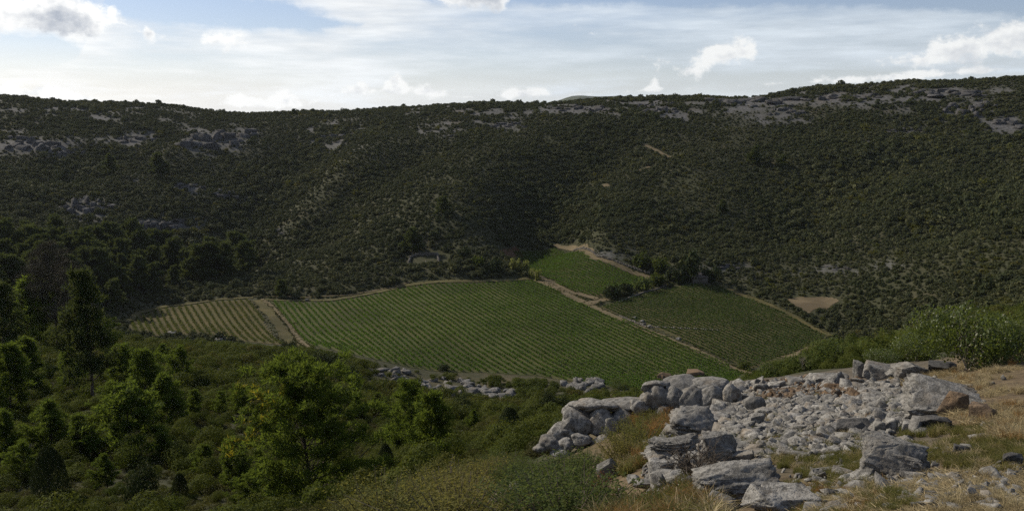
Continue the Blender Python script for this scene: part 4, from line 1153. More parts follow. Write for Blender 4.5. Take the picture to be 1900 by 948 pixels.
for i in order[:300]:
    px, py = allp[i]
    wr = rusty[i]
    me = STONE_W[i % 3] if wr else STONE[i % 7]
    s = size[i]
    o = obj('stone', me, loc=(W[i, 0], W[i, 1], W[i, 2] + s * 0.25), rot=(g.normal() * 0.35, g.normal() * 0.35, g.uniform(0, 6.28)), scale=(s * g.uniform(0.9, 1.6), s * g.uniform(0.6, 1.0), s * g.uniform(0.3, 0.6)))
    zone = ('brown rubble at the ledge crest' if wr else 'top of the scree by the crest' if py < 740 else 'left part of the scree' if px < 1450 and py < 800 else 'middle of the scree' if px < 1560 and py < 800 else
            'right part of the scree' if py < 800 and px < 1700 else 'dry grass at the right' if px > 1700 else 'grass below the scree' if px > 1450 else 'grass around the angular boulder')
    sz = 'larger' if s > 0.065 else 'small'
    tag_later(o, f'{sz} {"rusty brown" if wr else "grey"} stone in the {zone}', 'stone', 'loose stones of the ledge', px)
rest = order[300:]
rot = np.c_[g.normal(0, 0.5, (len(rest), 2)), g.uniform(0, 6.28, len(rest))]
sc = size[rest][:, None] * np.c_[g.uniform(0.9, 1.6, len(rest)), g.uniform(0.6, 1.0, len(rest)), g.uniform(0.3, 0.65, len(rest))]
STONE_LO = [rock_mesh('scree', 340 + i, M['rock'], 1, ('block', 'slab')[i % 2]) for i in range(5)] + [rock_mesh('scree', 360 + i, M['rock_rust'], 1, 'block') for i in range(2)]
scatter('scree', W[rest] + np.array([0, 0, 0.008]), sc, rot, np.where(rusty[rest], 5 + rest % 2, rest % 5), STONE_LO, 'grey limestone rubble strewn over the ledge', 'scree')


# boulders of the limestone bands before the vineyards
MID = [rock_mesh('boulder', 380 + i, M['rock_mid'], 3, ('jag', 'block', 'layer')[i % 3]) for i in range(6)]
def band(n, poly, base, group, wr, seed, rmin=120):
    g = np.random.default_rng(seed); pp = sample_poly_px(poly, n, g); w = place(pp[:, 0], pp[:, 1], rmin)
    for i in range(n):
        k = np.linalg.norm(w[i] - np.array([0, 0, EYE])) / FPX; s = g.uniform(*wr) * k / 2
        o = obj('boulder', MID[i % 6], loc=(w[i, 0], w[i, 1], w[i, 2] + s * 0.25), rot=(g.normal() * 0.2, g.normal() * 0.2, g.uniform(0, 6.28)), scale=(s * g.uniform(0.9, 1.5), s * g.uniform(0.7, 1.2), s * g.uniform(0.5, 0.9)))
        tag_later(o, base, 'boulder', group, pp[i, 0])
band(70, [(675, 684), (740, 684), (800, 700), (870, 710), (960, 724), (955, 748), (880, 742), (800, 728), (740, 712)], 'white limestone boulder in the rock band below the large vineyard', 'boulders of the central rock band', (6, 19), 1)
band(44, [(770, 712), (860, 722), (950, 732), (945, 748), (880, 746), (800, 738), (760, 722)], 'grey limestone boulder on the lower edge of central rock band', 'boulders of the central rock band', (7, 22), 2)
band(26, [(1040, 716), (1070, 706), (1110, 708), (1122, 722), (1100, 728), (1060, 726)], 'pale boulder in the small heap beside the domed outcrop', 'boulders of the small heap', (8, 20), 3)
band(6, [(298, 620), (318, 615), (325, 624), (305, 628)], 'white boulder below the pale left vineyard, near its left end', 'boulders below the left vineyard', (6, 14), 4)
band(7, [(385, 638), (410, 628), (425, 636), (410, 645)], 'white boulder at the middle foot of the pale left vineyard', 'boulders below the left vineyard', (7, 18), 5)
band(7, [(460, 648), (480, 640), (545, 648), (545, 656), (490, 655)], 'white boulder on the bare ground right of pale left vineyard', 'boulders below the left vineyard', (6, 13), 6)
band(5, [(222, 635), (238, 630), (242, 637), (226, 641)], 'white boulder beside the tall left pine', 'boulders near the tall left pine', (6, 12), 7)
band(10, [(1165, 585), (1200, 600), (1230, 612), (1228, 618), (1190, 602)], 'small stone heaped between the track and right vineyard', 'stones along the track', (4, 9), 8)
band(4, [(1255, 625), (1262, 628), (1258, 632)], 'pale stone on the verge of the track', 'stones along the track', (5, 9), 9)

# limestone outcrops standing out of the far slope
FARR = [rock_mesh('limestone_outcrop', 400 + i, M['rock_far'], 3, ('block', 'layer', 'jag')[i % 3]) for i in range(5)]
FAR_OUT = [
 (405, 290, 130, 46, 'broad dark rock face below the ridge at left'), (60, 285, 90, 30, 'grey rock spur at far left below the ridge'), (130, 290, 50, 18, 'small grey rock right of the far left spur'), (250, 270, 60, 16, 'low grey rock left of the broad dark rock face'),
 (150, 408, 70, 32, 'grey rock hump on the left slope above the pines'), (190, 395, 40, 14, 'small pale rock right of the grey hump'), (285, 435, 60, 26, 'pale rock rib above the pine wood'), (318, 432, 34, 22, 'whitish rock at the end of the pale rib'),
 (372, 353, 36, 11, 'white rocks in the middle of the left slope'), (418, 372, 36, 18, 'grey rock right of the white rocks on left slope'), (335, 352, 26, 10, 'small grey rock left of the white rocks on left slope'), (620, 262, 60, 22, 'grey rocks in the scrub below the saddle'),
 (940, 240, 70, 12, 'pale rock shelf below the ridge at centre'), (1080, 212, 110, 16, 'long grey rock shelf under the centre ridge'), (1225, 218, 70, 26, 'grey rock hump left of the large bare slab'), (1400, 205, 150, 22, 'large bare grey slab under the right ridge'), (1460, 222, 60, 20, 'rounded lower end of the large bare slab'),
 (1560, 190, 130, 14, 'grey rock band along the right ridge'), (1760, 185, 140, 18, 'grey rock band at the top right ridge'), (1868, 242, 50, 20, 'pale rocks on the slope at the right edge'), (1690, 248, 80, 9, 'thin pale rock rib on the right slope'), (510, 436, 24, 10, 'small pale rock in the scrub above central vineyard'),
 (465, 374, 22, 8, 'small white stone patch on the left slope'), (1800, 225, 90, 34, 'dark rock wall in the upper right hollow'), (840, 258, 30, 10, 'small grey rock below the centre ridge'), (1560, 503, 40, 9, 'pale rocks on the slope behind the right vineyard'), (1345, 500, 46, 10, 'pale bank of rock behind the hut trees')]
gF = np.random.default_rng(66)
for i, (px, py, w, h, lab) in enumerate(FAR_OUT):
    n = int(np.clip(w / 5, 5, 16))
    t = np.linspace(-0.5, 0.5, n)
    pp = np.c_[px + t * w + gF.normal(0, 2, n), py - h * 0.25 - gF.uniform(0, 0.7, n) * h]
    q = place(pp[:, 0], pp[:, 1], 320)
    c = q.mean(0); k = np.linalg.norm(c - np.array([0, 0, EYE])) / FPX
    root = empty('limestone_outcrop', c); tag(root, lab, 'outcrop')
    for j in range(n):
        f = 1 - 1.2 * t[j] ** 2
        sx = gF.uniform(0.9, 1.7) * w * k / n; sz = gF.uniform(0.4, 0.8) * h * k * 0.42 * f
        obj('rock_block', FARR[(i + j) % 5], root, loc=q[j] - c + np.array([0, 0, sz * (0.25 if 310 < py < 480 else -0.2)]), rot=(gF.normal() * 0.12, gF.normal() * 0.12, gF.uniform(0, 6.28)), scale=(sx, sx * gF.uniform(0.6, 1.0), sz))

# ================================================================== buildings and walls
def box(x0, x1, y0, y1, z0, z1):
    V = np.array([(x, y, z) for z in (z0, z1) for y in (y0, y1) for x in (x0, x1)], float)
    F = np.array([(0, 2, 3, 1), (4, 5, 7, 6), (0, 1, 5, 4), (2, 6, 7, 3), (0, 4, 6, 2), (1, 3, 7, 5)])
    return V, F
def hut():
    p = pl(1299, 526, 320); k = np.linalg.norm(p - np.array([0, 0, EYE])) / FPX
    w, h = 28 * k, 15 * k; d = w * 0.7
    root = empty('stone_hut', p, math.atan2(-p[0], p[1]) + 0.25); tag(root, 'small stone hut under the trees above right vineyard', 'hut')
    wall = []
    t = 0.4
    wall += [box(-w / 2, w / 2, d - t, d, -0.5, h), box(-w / 2, -w / 2 + t, t, d - t, -0.5, h * 0.86), box(w / 2 - t, w / 2, t, d - t, -0.5, h * 0.86), box(-w / 2, -0.6, 0, t, -0.5, h * 0.72), box(0.6, w / 2, 0, t, -0.5, h * 0.72), box(-0.6, 0.6, 0, t, 2.0, h * 0.72)]
    V, F = join(wall); obj('wall', mesh_np('wall', V, F, M['masonry']), root)
    V, F = box(-w / 2 - 0.3, w / 2 + 0.3, -0.4, d + 0.4, 0, 0.18)
    V[:, 2] += h * 0.73 + (V[:, 1] / d) * h * 0.30
    obj('roof', mesh_np('roof', V, F, M['roof']), root)
    V, F = box(-0.58, 0.58, 0.12, 0.2, -0.3, 1.98); obj('door', mesh_np('door', V, F, M['wood']), root)
hut()
def stone_wall(px_list, h, w, label, rmin=320, seed=0, name='dry_stone_wall', breaks=0.25):
    """rough wall of heaped stones along a line"""
    q = resample(place([a for a, _ in px_list], [b for _, b in px_list], rmin), 0.8); n = len(q)
    g = np.random.default_rng(seed); c = np.r_[q.mean(0), height([q[:, 0].mean()], [q[:, 1].mean()])[0]]
    V0, F0 = ico(1); parts = []
    t = np.gradient(q, axis=0); t /= np.linalg.norm(t, axis=1, keepdims=True); s = np.c_[t[:, 1], -t[:, 0]]
    for i in range(n):
        hh = h * (1 + breaks * g.normal())
        z = height([q[i, 0]], [q[i, 1]])[0]
        for lay in range(max(1, int(h / 0.45))):
            r = np.array([0.55, 0.55, 0.32]) * g.uniform(0.8, 1.25, 3) * np.array([1, w / 0.9, hh / h])
            v = V0 * (1 + 0.25 * g.normal(size=(len(V0), 1)) * 0.5) * r
            parts.append((v + np.r_[q[i] + s[i] * g.normal() * 0.1, z + 0.2 + lay * 0.42 * hh / h] - c, F0))
    V, F = join(parts)
    o = obj(name, mesh_np(name, V, F, M['masonry']), loc=c); return tag(o, label, 'wall')
stone_wall([(758, 492), (762, 478), (780, 474), (812, 474), (815, 490)], 1.5, 0.9, 'ruined stone enclosure on the terrace below a lone tree', seed=1, name='ruined_wall')
stone_wall([(1065, 466), (1110, 478), (1160, 493), (1205, 508)], 1.1, 0.9, 'tumbled stone wall along the top edge of upper vineyard', seed=2)
stone_wall([(1150, 560), (1200, 541), (1240, 528)], 0.7, 0.8, 'low stone wall between the upper and right vineyards', seed=3)
stone_wall([(1150, 587), (1200, 608), (1250, 629), (1330, 664)], 0.45, 1.0, 'low line of rubble between track and right vineyard', seed=4)
p = pl(790, 491, 320); V, F = box(-0.12, 0.12, -0.12, 0.12, -0.2, 2.0)
tag(obj('wooden_post', mesh_np('wooden_post', V, F, M['twig_pale']), loc=p), 'pale upright post in the ruined enclosure', 'post')
p = pl(570, 558, 250); V, F = box(-0.7, 0.7, -0.3, 0.3, 0, 0.5)
me = rock_mesh('marker_stone', 555, M['rock_mid'], 2, 'slab')
tag(obj('marker_stone', me, loc=p + np.array([0, 0, 0.4]), scale=(0.9, 0.5, 0.45)), 'small pale block on the upper verge of central vineyard', 'stone')

# ================================================================== trees
PINE = {}
def pine_kind(lod, v):
    if (lod, v) not in PINE:
        if lod == 'near': a = dict(nb=60, tufts=11, needles=6, nl=0.044, nw=0.0062, Wd=0.36 + 0.05 * (v % 3), bare=0.03, crown_pow=0.7 + 0.1 * (v % 2))
        elif lod == 'mid': a = dict(nb=48, tufts=9, needles=5, nl=0.055, nw=0.0105, Wd=0.36 + 0.05 * (v % 3), bare=0.03, crown_pow=0.7)
        elif lod == 'far': a = dict(nb=30, tufts=9, needles=6, nl=0.075, nw=0.015, Wd=0.34 + 0.06 * (v % 3), bare=0.04, crown_pow=0.65, mat='pine_far')
        elif lod == 'dead': a = dict(nb=50, tufts=10, needles=8, nl=0.05, nw=0.0020, Wd=0.40, bare=0.15, mat='dead')
        elif lod == 'tall': a = dict(nb=50, tufts=9, needles=5, nl=0.042, nw=0.0075, Wd=0.32, bare=0.14, crown_pow=0.75, lean=0.02, mat='pine_far')
        elif lod == 'hero': a = dict(nb=120, tufts=13, needles=7, nl=0.034, nw=0.0044, Wd=0.64, bare=0.03, crown_pow=0.62, gold=True, lop_amt=0.35)
        PINE[lod, v] = pine_meshes('pine', 500 + 31 * v + len(lod), **a)
    return PINE[lod, v]
def put_pine(px, py, top, lod, v, label=None, rmin=25, later=None, wide=1.0, rot=None, base=None):
    p = pl(px, py, rmin) if base is None else base
    H = (py - top) * np.linalg.norm(p - np.array([0, 0, EYE])) / FPX
    root = empty('pine_tree', (p[0], p[1], p[2] - 0.02 * H), rot if rot is not None else random.uniform(0, 6.28), (H * wide, H * wide, H))
    ms = pine_kind(lod, v)
    obj('trunk', ms[0], root)
    cr = obj('crown', ms[1], root)
    if len(ms) > 2:
        y = obj('yellow_needles', ms[2], cr); y['label'] = 'yellow needles painted sunlit on the left flank'
    if label: tag(root, label, 'tree', 'pines')
    else: tag_later(root, later[0], 'tree', later[1], px)
    return root
put_pine(578, 950, 690, 'hero', 0, 'large foreground pine with needles painted sunlit yellow on its left side', wide=0.95, rot=0.0)
put_pine(172, 742, 522, 'tall', 0, 'tall loose pine with bare lower trunk at left', rot=1.0, wide=0.8)
put_pine(268, 760, 655, 'near', 1, 'bushy bright pine right of the tall left pine', wide=1.15)
put_pine(338, 712, 645, 'near', 2, 'young bright green pine between tall pine and large pine', wide=0.95)
put_pine(102, 845, 752, 'near', 3, 'bright spreading young pine at lower left', wide=1.3)
put_pine(150, 850, 775, 'near', 1, 'smaller bright pine beside the spreading young pine at lower left', wide=1.2)
put_pine(797, 884, 728, 'near', 0, 'bright bushy pine right of the dark rounded juniper', wide=1.0)
put_pine(750, 856, 708, 'near', 2, 'darker pine directly left of the bright bushy pine', wide=0.9)
put_pine(662, 778, 731, 'near', 3, 'small bright pine behind the large foreground pine', wide=1.1)
put_pine(20, 780, 655, 'near', 0, 'bright pine at the left edge below mid height', wide=1.0)
put_pine(432, 905, 815, 'near', 1, 'young pine at the left foot of large foreground pine', wide=1.1)
put_pine(408, 770, 728, 'near', 2, 'small bright pine left above the large pine', wide=1.1)
put_pine(444, 765, 712, 'near', 3, 'bright little pine just left of the large pine top', wide=1.1)
put_pine(470, 940, 876, 'near', 2, 'small pine at bottom edge left of large pine', wide=1.3)
put_pine(8, 690, 545, 'tall', 1, 'tall pine cut by the left edge of picture', wide=1.0)
put_pine(62, 640, 530, 'mid', 1, 'dense dark pine right of the left edge pine', rmin=100)
put_pine(108, 645, 470, 'dead', 0, 'grey brown leafless pine behind the tall left pine', rmin=100, wide=1.1)
put_pine(225, 715, 645, 'mid', 2, 'dark pine directly right of the tall left pine', wide=1.1)
put_pine(60, 735, 640, 'mid', 0, 'dark green pine left of the tall left pine', wide=1.0)
put_pine(310, 790, 700, 'mid', 1, 'shaded pine below the young bright green pine', wide=1.1)
put_pine(250, 850, 730, 'mid', 2, 'broad dark pine in the lower left hollow', wide=1.3)
put_pine(210, 572, 524, 'far', 0, 'round pale green pine at left end of the left vineyard', rmin=250, wide=1.3)
put_pine(765, 470, 425, 'far', 1, 'lone dark tree above the ruined enclosure', rmin=300, wide=1.2)
put_pine(204, 328, 292, 'far', 2, 'dark conical tree alone high on the left slope', rmin=300, wide=0.9)
put_pine(294, 328, 288, 'far', 3, 'dark rounded tree below the broad rock face at left', rmin=300, wide=1.3)
put_pine(1400, 305, 274, 'far', 0, 'dark tree alone on the right slope', rmin=300, wide=1.3)
put_pine(1452, 310, 290, 'far', 1, 'small tree right of the lone dark tree on right slope', rmin=300, wide=1.3)
put_pine(820, 398, 366, 'far', 2, 'dark tree in the scrub above the ruined enclosure', rmin=300, wide=1.2)
put_pine(1342, 395, 372, 'far', 3, 'small dark tree in the scrub above the hut', rmin=300, wide=1.3)
put_pine(545, 213, 203, 'far', 1, 'tiny tree on the ridge saddle against the sky', rmin=500, wide=1.6)
put_pine(520, 552, 520, 'far', 3, 'dark bushy tree behind the gap of the two vineyards', rmin=300, wide=1.4)
for k, (px, py, tp, lb) in enumerate([(360, 775, 725, 'small pine below the young bright green pine'), (520, 760, 722, 'small pine peeping out left of the large pine top'), (612, 800, 752, 'young pine behind right side of the large pine'), (880, 800, 760, 'young pine right of the dark broad juniper'), (702, 772, 728, 'young pine behind the pair of bright pines'),
        (130, 720, 650, 'mid green pine just left of the tall pine foot'), (45, 890, 826, 'young pine in the scrub at the left edge'), (200, 905, 846, 'young pine in the scrub at lower left'), (380, 880, 826, 'young pine in the scrub left of the large pine'), (300, 860, 806, 'young pine in the lower hollow'), (840, 850, 812, 'little pine right of the bright bushy pine'),
        (480, 800, 752, 'young pine touching the large pine at left'), (12, 850, 770, 'dark pine at the left edge near the bottom'), (215, 800, 715, 'tall dark pine in the hollow below the tall left pine'), (180, 660, 590, 'bright pine before the pine wood'), (300, 690, 640, 'young pine left of the young bright green pine')]):
    put_pine(px, py, tp, 'near', k % 4, lb, wide=1.15)
g = np.random.default_rng(5)
wood = []
tries = 0
while len(wood) < 78 and tries < 4000:
    tries += 1
    px, py = g.uniform(-10, 480), g.uniform(468, 562)
    if py > 560 - 0.10 * max(0, px - 120) or g.random() < (px / 520) ** 2 or py < 452 + 0.10 * px: continue
    if px > 225 and py > 585 - 0.085 * (px - 0): continue
    if all((px - a) ** 2 + (2.2 * (py - b)) ** 2 > 19 ** 2 for a, b in wood): wood.append((px, py))
wood.sort(key=lambda t: t[1])
Wd = place([a for a, _ in wood], [b for _, b in wood], 230)
for i, (px, py) in enumerate(wood):
    if in_poly(np.array([Wd[i, 0]]), np.array([Wd[i, 1]]), F_LEFT)[0]: continue
    put_pine(px, py, py - g.uniform(36, 66), 'far', i % 4, later=((f'pine in the {"front" if py > 530 else "middle" if py > 500 else "back"} of the wood behind the left vineyard'), 'pines of the wood behind the left vineyard'), base=Wd[i], wide=g.uniform(1.0, 1.4))

# broad-leaved trees and big bushes: short stem and rounded crown
BUSH = {}
def bush_kind(mat, v, n=2400, leaf=0.055, asp=0.5):
    key = (mat, v, n)
    if key not in BUSH: BUSH[key] = shrub_mesh('crown', 700 + 13 * v + len(mat), M[mat], n, leaf, lobes=7 + v % 4, flat=0.95, hollow=0.35, asp=asp)
    return BUSH[key]
gT = np.random.default_rng(91)
TREE_TRUNK = mesh_np('trunk', *join([tube([(0, 0, -0.1), (0.03, 0.02, 0.3), (0.0, 0.05, 0.7)], [0.06, 0.045, 0.025], 6), tube([(0.02, 0.02, 0.25), (0.2, 0.1, 0.5), (0.35, 0.12, 0.75)], [0.03, 0.022, 0.01], 5), tube([(0.02, 0.02, 0.3), (-0.2, 0.0, 0.55), (-0.32, -0.1, 0.8)], [0.03, 0.02, 0.01], 5)]), M['bark'])
def put_bush(px, py, w, h, mat, v, label, name='round_tree', cat='tree', rmin=25, n=2400, leaf=0.055, group=None):
    p = pl(px, py, rmin); k = np.linalg.norm(p - np.array([0, 0, EYE])) / FPX
    root = empty(name, p, gT.uniform(0, 6.28), (w * k / 2, w * k / 2, h * k / 1.35))
    obj('trunk', TREE_TRUNK, root); obj('crown', bush_kind(mat, v, n, leaf), root, loc=(0, 0, 0.0))
    tag(root, label, cat, group)
    return root
F_ = dict(rmin=300, n=520, leaf=0.14)
put_bush(1248, 524, 50, 46, 'shrub_dark', 0, 'broad dark tree left of the stone hut', **F_)
put_bush(1280, 520, 52, 60, 'shrub_dark', 1, 'tall dark tree directly behind the stone hut', **F_)
put_bush(1318, 522, 34, 34, 'shrub_dark', 2, 'dark tree right of the stone hut', **F_)
put_bush(1135, 553, 40, 30, 'shrub_dark', 3, 'dark round bush at the corner below the upper vineyard', cat='bush', name='bush', **F_)
put_bush(1165, 546, 36, 26, 'shrub_dark', 4, 'dark bush right of the corner bush below upper vineyard', cat='bush', name='bush', **F_)
put_bush(1195, 538, 40, 30, 'green_bush', 5, 'lighter green bush at the lower end of upper vineyard', cat='bush', name='bush', **F_)
put_bush(1220, 530, 36, 28, 'shrub', 6, 'green bush between the upper vineyard and hut trees', cat='bush', name='bush', **F_)
put_bush(922, 505, 30, 32, 'shrub_dark', 5, 'dark round tree left of the pale trees', **F_)
put_bush(886, 496, 30, 26, 'shrub', 6, 'grey green round bush right of the ruined enclosure', cat='bush', name='bush', **F_)
put_bush(905, 510, 26, 20, 'shrub_dark', 0, 'low dark bush beneath the dark round tree', cat='bush', name='bush', **F_)
put_bush(860, 478, 24, 20, 'shrub_dark', 1, 'dark bush above the right end of the ruined enclosure', cat='bush', name='bush', **F_)
put_bush(1188, 494, 40, 30, 'shrub', 2, 'grey green bush above the upper vineyard wall', cat='bush', name='bush', **F_)
put_bush(1225, 503, 34, 30, 'shrub', 3, 'green bush at right end of the upper vineyard wall', cat='bush', name='bush', **F_)
PALE = [(951, 500, 15, 24, 'smallest pale tree at the back of the pale row'), (963, 505, 18, 30, 'pale tree second from the back of the pale row'), (976, 511, 20, 34, 'tallest pale yellow green tree in the row by the track'), (987, 517, 16, 25, 'pale tree before the last in the row by track'), (998, 521, 16, 30, 'frontmost pale tree beside the track')]
for k, (px, py, w, h, lb) in enumerate(PALE):
    put_bush(px, py, w, h, 'pale_tree', k, lb, name='pale_tree', group='pale trees by the track', rmin=300, n=420, leaf=0.14)

# nearer junipers and bushes of the left slope
JUN = [shrub_mesh('crown', 740 + i, M['shrub_dark'], 3000, 0.05, lobes=9, flat=1.0, hollow=0.3) for i in range(3)]
def cone_mesh(name, seed, n=5200):
    g = np.random.default_rng(seed); t = g.random(n) ** 0.8; a = g.uniform(0, 6.283, n)
    prof = np.sqrt(np.clip(1 - (2 * np.clip(t * 0.94 + 0.04, 0, 1) ** 0.8 - 1) ** 2, 0, 1)) * (1.08 - 0.35 * t)
    u = np.c_[np.cos(a), np.sin(a), np.full(n, 0.2)]
    r = prof * (0.55 + 0.45 * np.sqrt(g.random(n))) * (1 + 0.15 * fbm(np.c_[u[:, :2] * 2, t * 4], seed, 3))
    P = np.c_[np.cos(a) * r, np.sin(a) * r, t]
    Nn = u + 0.8 * rand_unit(n, g); Nn /= np.linalg.norm(Nn, axis=1, keepdims=True)
    s = 0.045 * g.uniform(0.6, 1.2, n)
    return mesh_np(name, *cards(P, Nn, s, s * 0.4), M['shrub_dark'])
CONE = cone_mesh('crown', 3)
def put_juniper(px, py, w, h, label, cone=False, v=0, rmin=25):
    p = pl(px, py, rmin); k = np.linalg.norm(p - np.array([0, 0, EYE])) / FPX
    root = empty('juniper', p, gT.uniform(0, 6.28), (w * k / 2, w * k / 2, h * k if cone else h * k / 1.4))
    obj('trunk', TREE_TRUNK, root); obj('crown', CONE if cone else JUN[v], root); tag(root, label, 'shrub')
put_juniper(716, 880, 36, 56, 'nearly black egg shaped juniper left of the bright pine', True)
put_juniper(674, 826, 24, 26, 'small dark round juniper behind the large pine', v=1)
put_juniper(862, 785, 56, 62, 'dark broad juniper below the limestone band', v=0)
put_juniper(1030, 768, 60, 56, 'dark bushy juniper left of the domed outcrop', v=2)
put_juniper(945, 812, 50, 56, 'dark pointed juniper below the small heap of boulders', True)
put_juniper(915, 760, 30, 34, 'dark juniper at right end of limestone band', v=1)
put_juniper(975, 790, 36, 40, 'dark juniper between pointed one and domed outcrop', v=0)
put_juniper(600, 690, 80, 50, 'broad dark bush at lower left corner of central vineyard', v=1)
put_juniper(640, 720, 60, 60, 'dark bush right behind the large pine top', v=2)
put_juniper(540, 650, 36, 24, 'small dark bush at lower end of the grass strip', v=0, rmin=120)
put_juniper(820, 687, 32, 16, 'low dark bush at the lower edge of central vineyard', v=1, rmin=120)
put_juniper(95, 930, 62, 90, 'dark upright bush at bottom left', True)
put_juniper(265, 945, 90, 100, 'large dark bush at bottom edge left of the pines', v=2)
put_juniper(335, 925, 30, 44, 'narrow dark bush right of the large bottom bush', True)

# the big shrub at the right and the green slope below the ledge
PIS = [shrub_mesh('foliage', 760 + i, M['pistacia'], 9000, 0.028, lobes=11, flat=0.8, hollow=0.35, asp=0.5) for i in range(2)]
TWG = twig_mesh('stem', 9, M['twig_pale'], n=14, depth=2, h=1.25, r0=0.012, spread=0.9)
def put_shrub(px, py, w, h, v, label, rmin=1.8, name='leafy_shrub', mats=PIS):
    p = pl(px, py, rmin); k = np.linalg.norm(p - np.array([0, 0, EYE])) / FPX
    root = empty(name, p, gT.uniform(0, 6.28), (w * k / 2, w * k / 2, h * k / 1.15)); tag(root, label, 'shrub')
    obj('foliage', mats[v % len(mats)], root); obj('stem', TWG, root, scale=(0.8, 0.8, 0.8))
put_shrub(1796, 686, 180, 132, 0, 'big leafy green shrub with bleached twigs at right', rmin=12)
put_shrub(1868, 668, 110, 84, 1, 'leafy green shrub cut by the right edge')
put_shrub(1700, 690, 110, 52, 1, 'lower leafy shrub left of the big one', rmin=22)
put_shrub(1640, 700, 80, 36, 0, 'low bright green shrub behind the rock knob', rmin=24)
GB = [shrub_mesh('foliage', 780 + i, M['green_bush'], 2600, 0.05, lobes=8, flat=0.8, hollow=0.35) for i in range(3)]
for k, (px, py, w, h, lb) in enumerate([(1430, 720, 60, 40, 'bright green bush just beyond the ledge crest'), (1490, 712, 80, 46, 'green bush behind the flat pale slab'), (1560, 690, 90, 50, 'rounded green bush below the right vineyard corner'), (1610, 668, 80, 44, 'green bush left of the low bright shrub'), (1385, 716, 40, 20, 'small green bush at the lower end of the track'), (1150, 722, 44, 18, 'low green bush at lower tip of central vineyard')]):
    put_shrub(px, py, w, h, k, lb, rmin=45, name='green_bush', mats=GB)

# ================================================================== garrigue scrub
g = np.random.default_rng(2024)
def jgrid(r0, r1, a0, a1, sp):
    xs = np.arange(r1 * math.sin(a0) - sp, r1 * math.sin(a1) + sp, sp); ys = np.arange(0, r1, sp)
    X, Y = np.meshgrid(xs, ys); X = X.ravel() + g.uniform(-.5, .5, X.size) * sp; Y = Y.ravel() + g.uniform(-.5, .5, Y.size) * sp
    r = np.hypot(X, Y); a = np.arctan2(X, Y)
    k = (r > r0) & (r < r1) & (a > a0) & (a < a1); return X[k], Y[k]
def wild_mask(x, y, m):
    ok = np.ones(len(x), bool)
    for f in (F_MAIN, F_RIGHT, F_UPPER, F_LEFT, BARE, RED, RUIN): ok &= ~(in_poly(x, y, f) | (poly_dist(x, y, f) < m))
    for (nm, q, wd, mt) in TR: ok &= poly_dist(x, y, q[::3] if len(q) > 9 else q, False) > wd / 2 + m
    return ok
xf, yf = jgrid(300, 880, R(-33), R(33), 2.2)
ok = wild_mask(xf, yf, 1.2); xf, yf = xf[ok], yf[ok]
zf = height(xf, yf); rk = rockiness(xf, yf, zf)
cl = fbm(np.c_[xf, yf] / 25.0, 71, 3)
ok = g.random(len(xf)) < np.clip(1.2 - 1.35 * rk + 0.1 * cl, 0.05, 0.99); xf, yf, zf, cl = xf[ok], yf[ok], zf[ok], cl[ok]
thick = fbm(np.c_[xf, yf] / 55.0, 72, 3)
rf = (0.75 + 1.5 * g.random(len(xf)) ** 2.2) * np.clip(1.05 + 0.3 * cl + 0.5 * thick, 0.8, 1.9)
rl = relief(xf, yf); rf = rf * np.clip(1 - 0.05 * rl, 0.75, 1.45)
rf = np.where(g.random(len(xf)) < 0.04, rf * 1.6, rf)
xn, yn = jgrid(27, 300, R(-33), R(33), 2.0)
zn = height(xn, yn); pxn, pyn, _ = project(np.c_[xn, yn, zn])
ok = wild_mask(xn, yn, 1.0) & ~((np.hypot(xn, yn) < 36) & (pxn > 880)) & ~((np.abs(pyn - np.interp(pxn, [680, 740, 800, 870, 955], [690, 698, 714, 727, 736])) < 14) & (pxn > 685) & (pxn < 960) & (g.random(len(xn)) < 0.93)) & ~((np.hypot((pxn - 1082) / 48, (pyn - 717) / 14) < 1))
ok &= ~((pxn > 1380) & (np.hypot(xn, yn) < 45) & (pyn > 690))
cn = fbm(np.c_[xn, yn] / 12.0, 73, 3)
ok &= g.random(len(xn)) < np.clip(0.80 + 0.6 * cn, 0.3, 0.98)
xn, yn, zn, cn = xn[ok], yn[ok], zn[ok], cn[ok]
rn = (0.8 + 1.9 * g.random(len(xn)) ** 2.0) * (1 + 0.4 * cn)
rn = rn * np.interp(np.hypot(xn, yn), [30, 60, 140, 200], [0.5, 0.72, 0.8, 1.0])
pxn, pyn, _ = project(np.c_[xn, yn, zn])
edge = np.interp(pxn, [200, 245, 290, 340, 400, 450, 526, 575, 640, 720, 800, 900, 1000, 1100, 1180, 1300, 1390, 1460, 1545], [560, 618, 626, 621, 626, 633, 641, 641, 656, 673, 690, 693, 699, 715, 724, 728, 694, 666, 628])
tx, ty, _ = project(np.c_[xn, yn, zn + rn * 1.0])
ok = ~((ty < edge) & (pyn > edge - 12) & (pxn > 200) & (pxn < 1545) & (np.hypot(xn, yn) > 25))
xn, yn, zn, cn, rn = xn[ok], yn[ok], zn[ok], cn[ok], rn[ok]
X = np.r_[xf, xn]; Y = np.r_[yf, yn]; Z = np.r_[zf, zn]; RR = np.r_[rf, rn]
D = np.sqrt(X ** 2 + Y ** 2 + (Z - EYE) ** 2)
PX, PY, _ = project(np.c_[X, Y, Z + RR * 0.5])
sp_ = 1.1 * fbm(np.c_[X, Y] / 30.0, 79, 3) + g.normal(0, 0.28, len(X))
species = np.where(sp_ < -0.35, 1, np.where(sp_ > 0.55, 2, 0))       # 0 mixed scrub, 1 dark evergreen, 2 dry heath
species = np.where(Y > 300, np.where(species == 2, np.where(g.random(len(X)) < 0.5, 2, 0), species), species)
MATS = ['scrub', 'scrub_dark', 'heath']
MATS_NEAR = ['garrigue_near', 'shrub', 'heath']
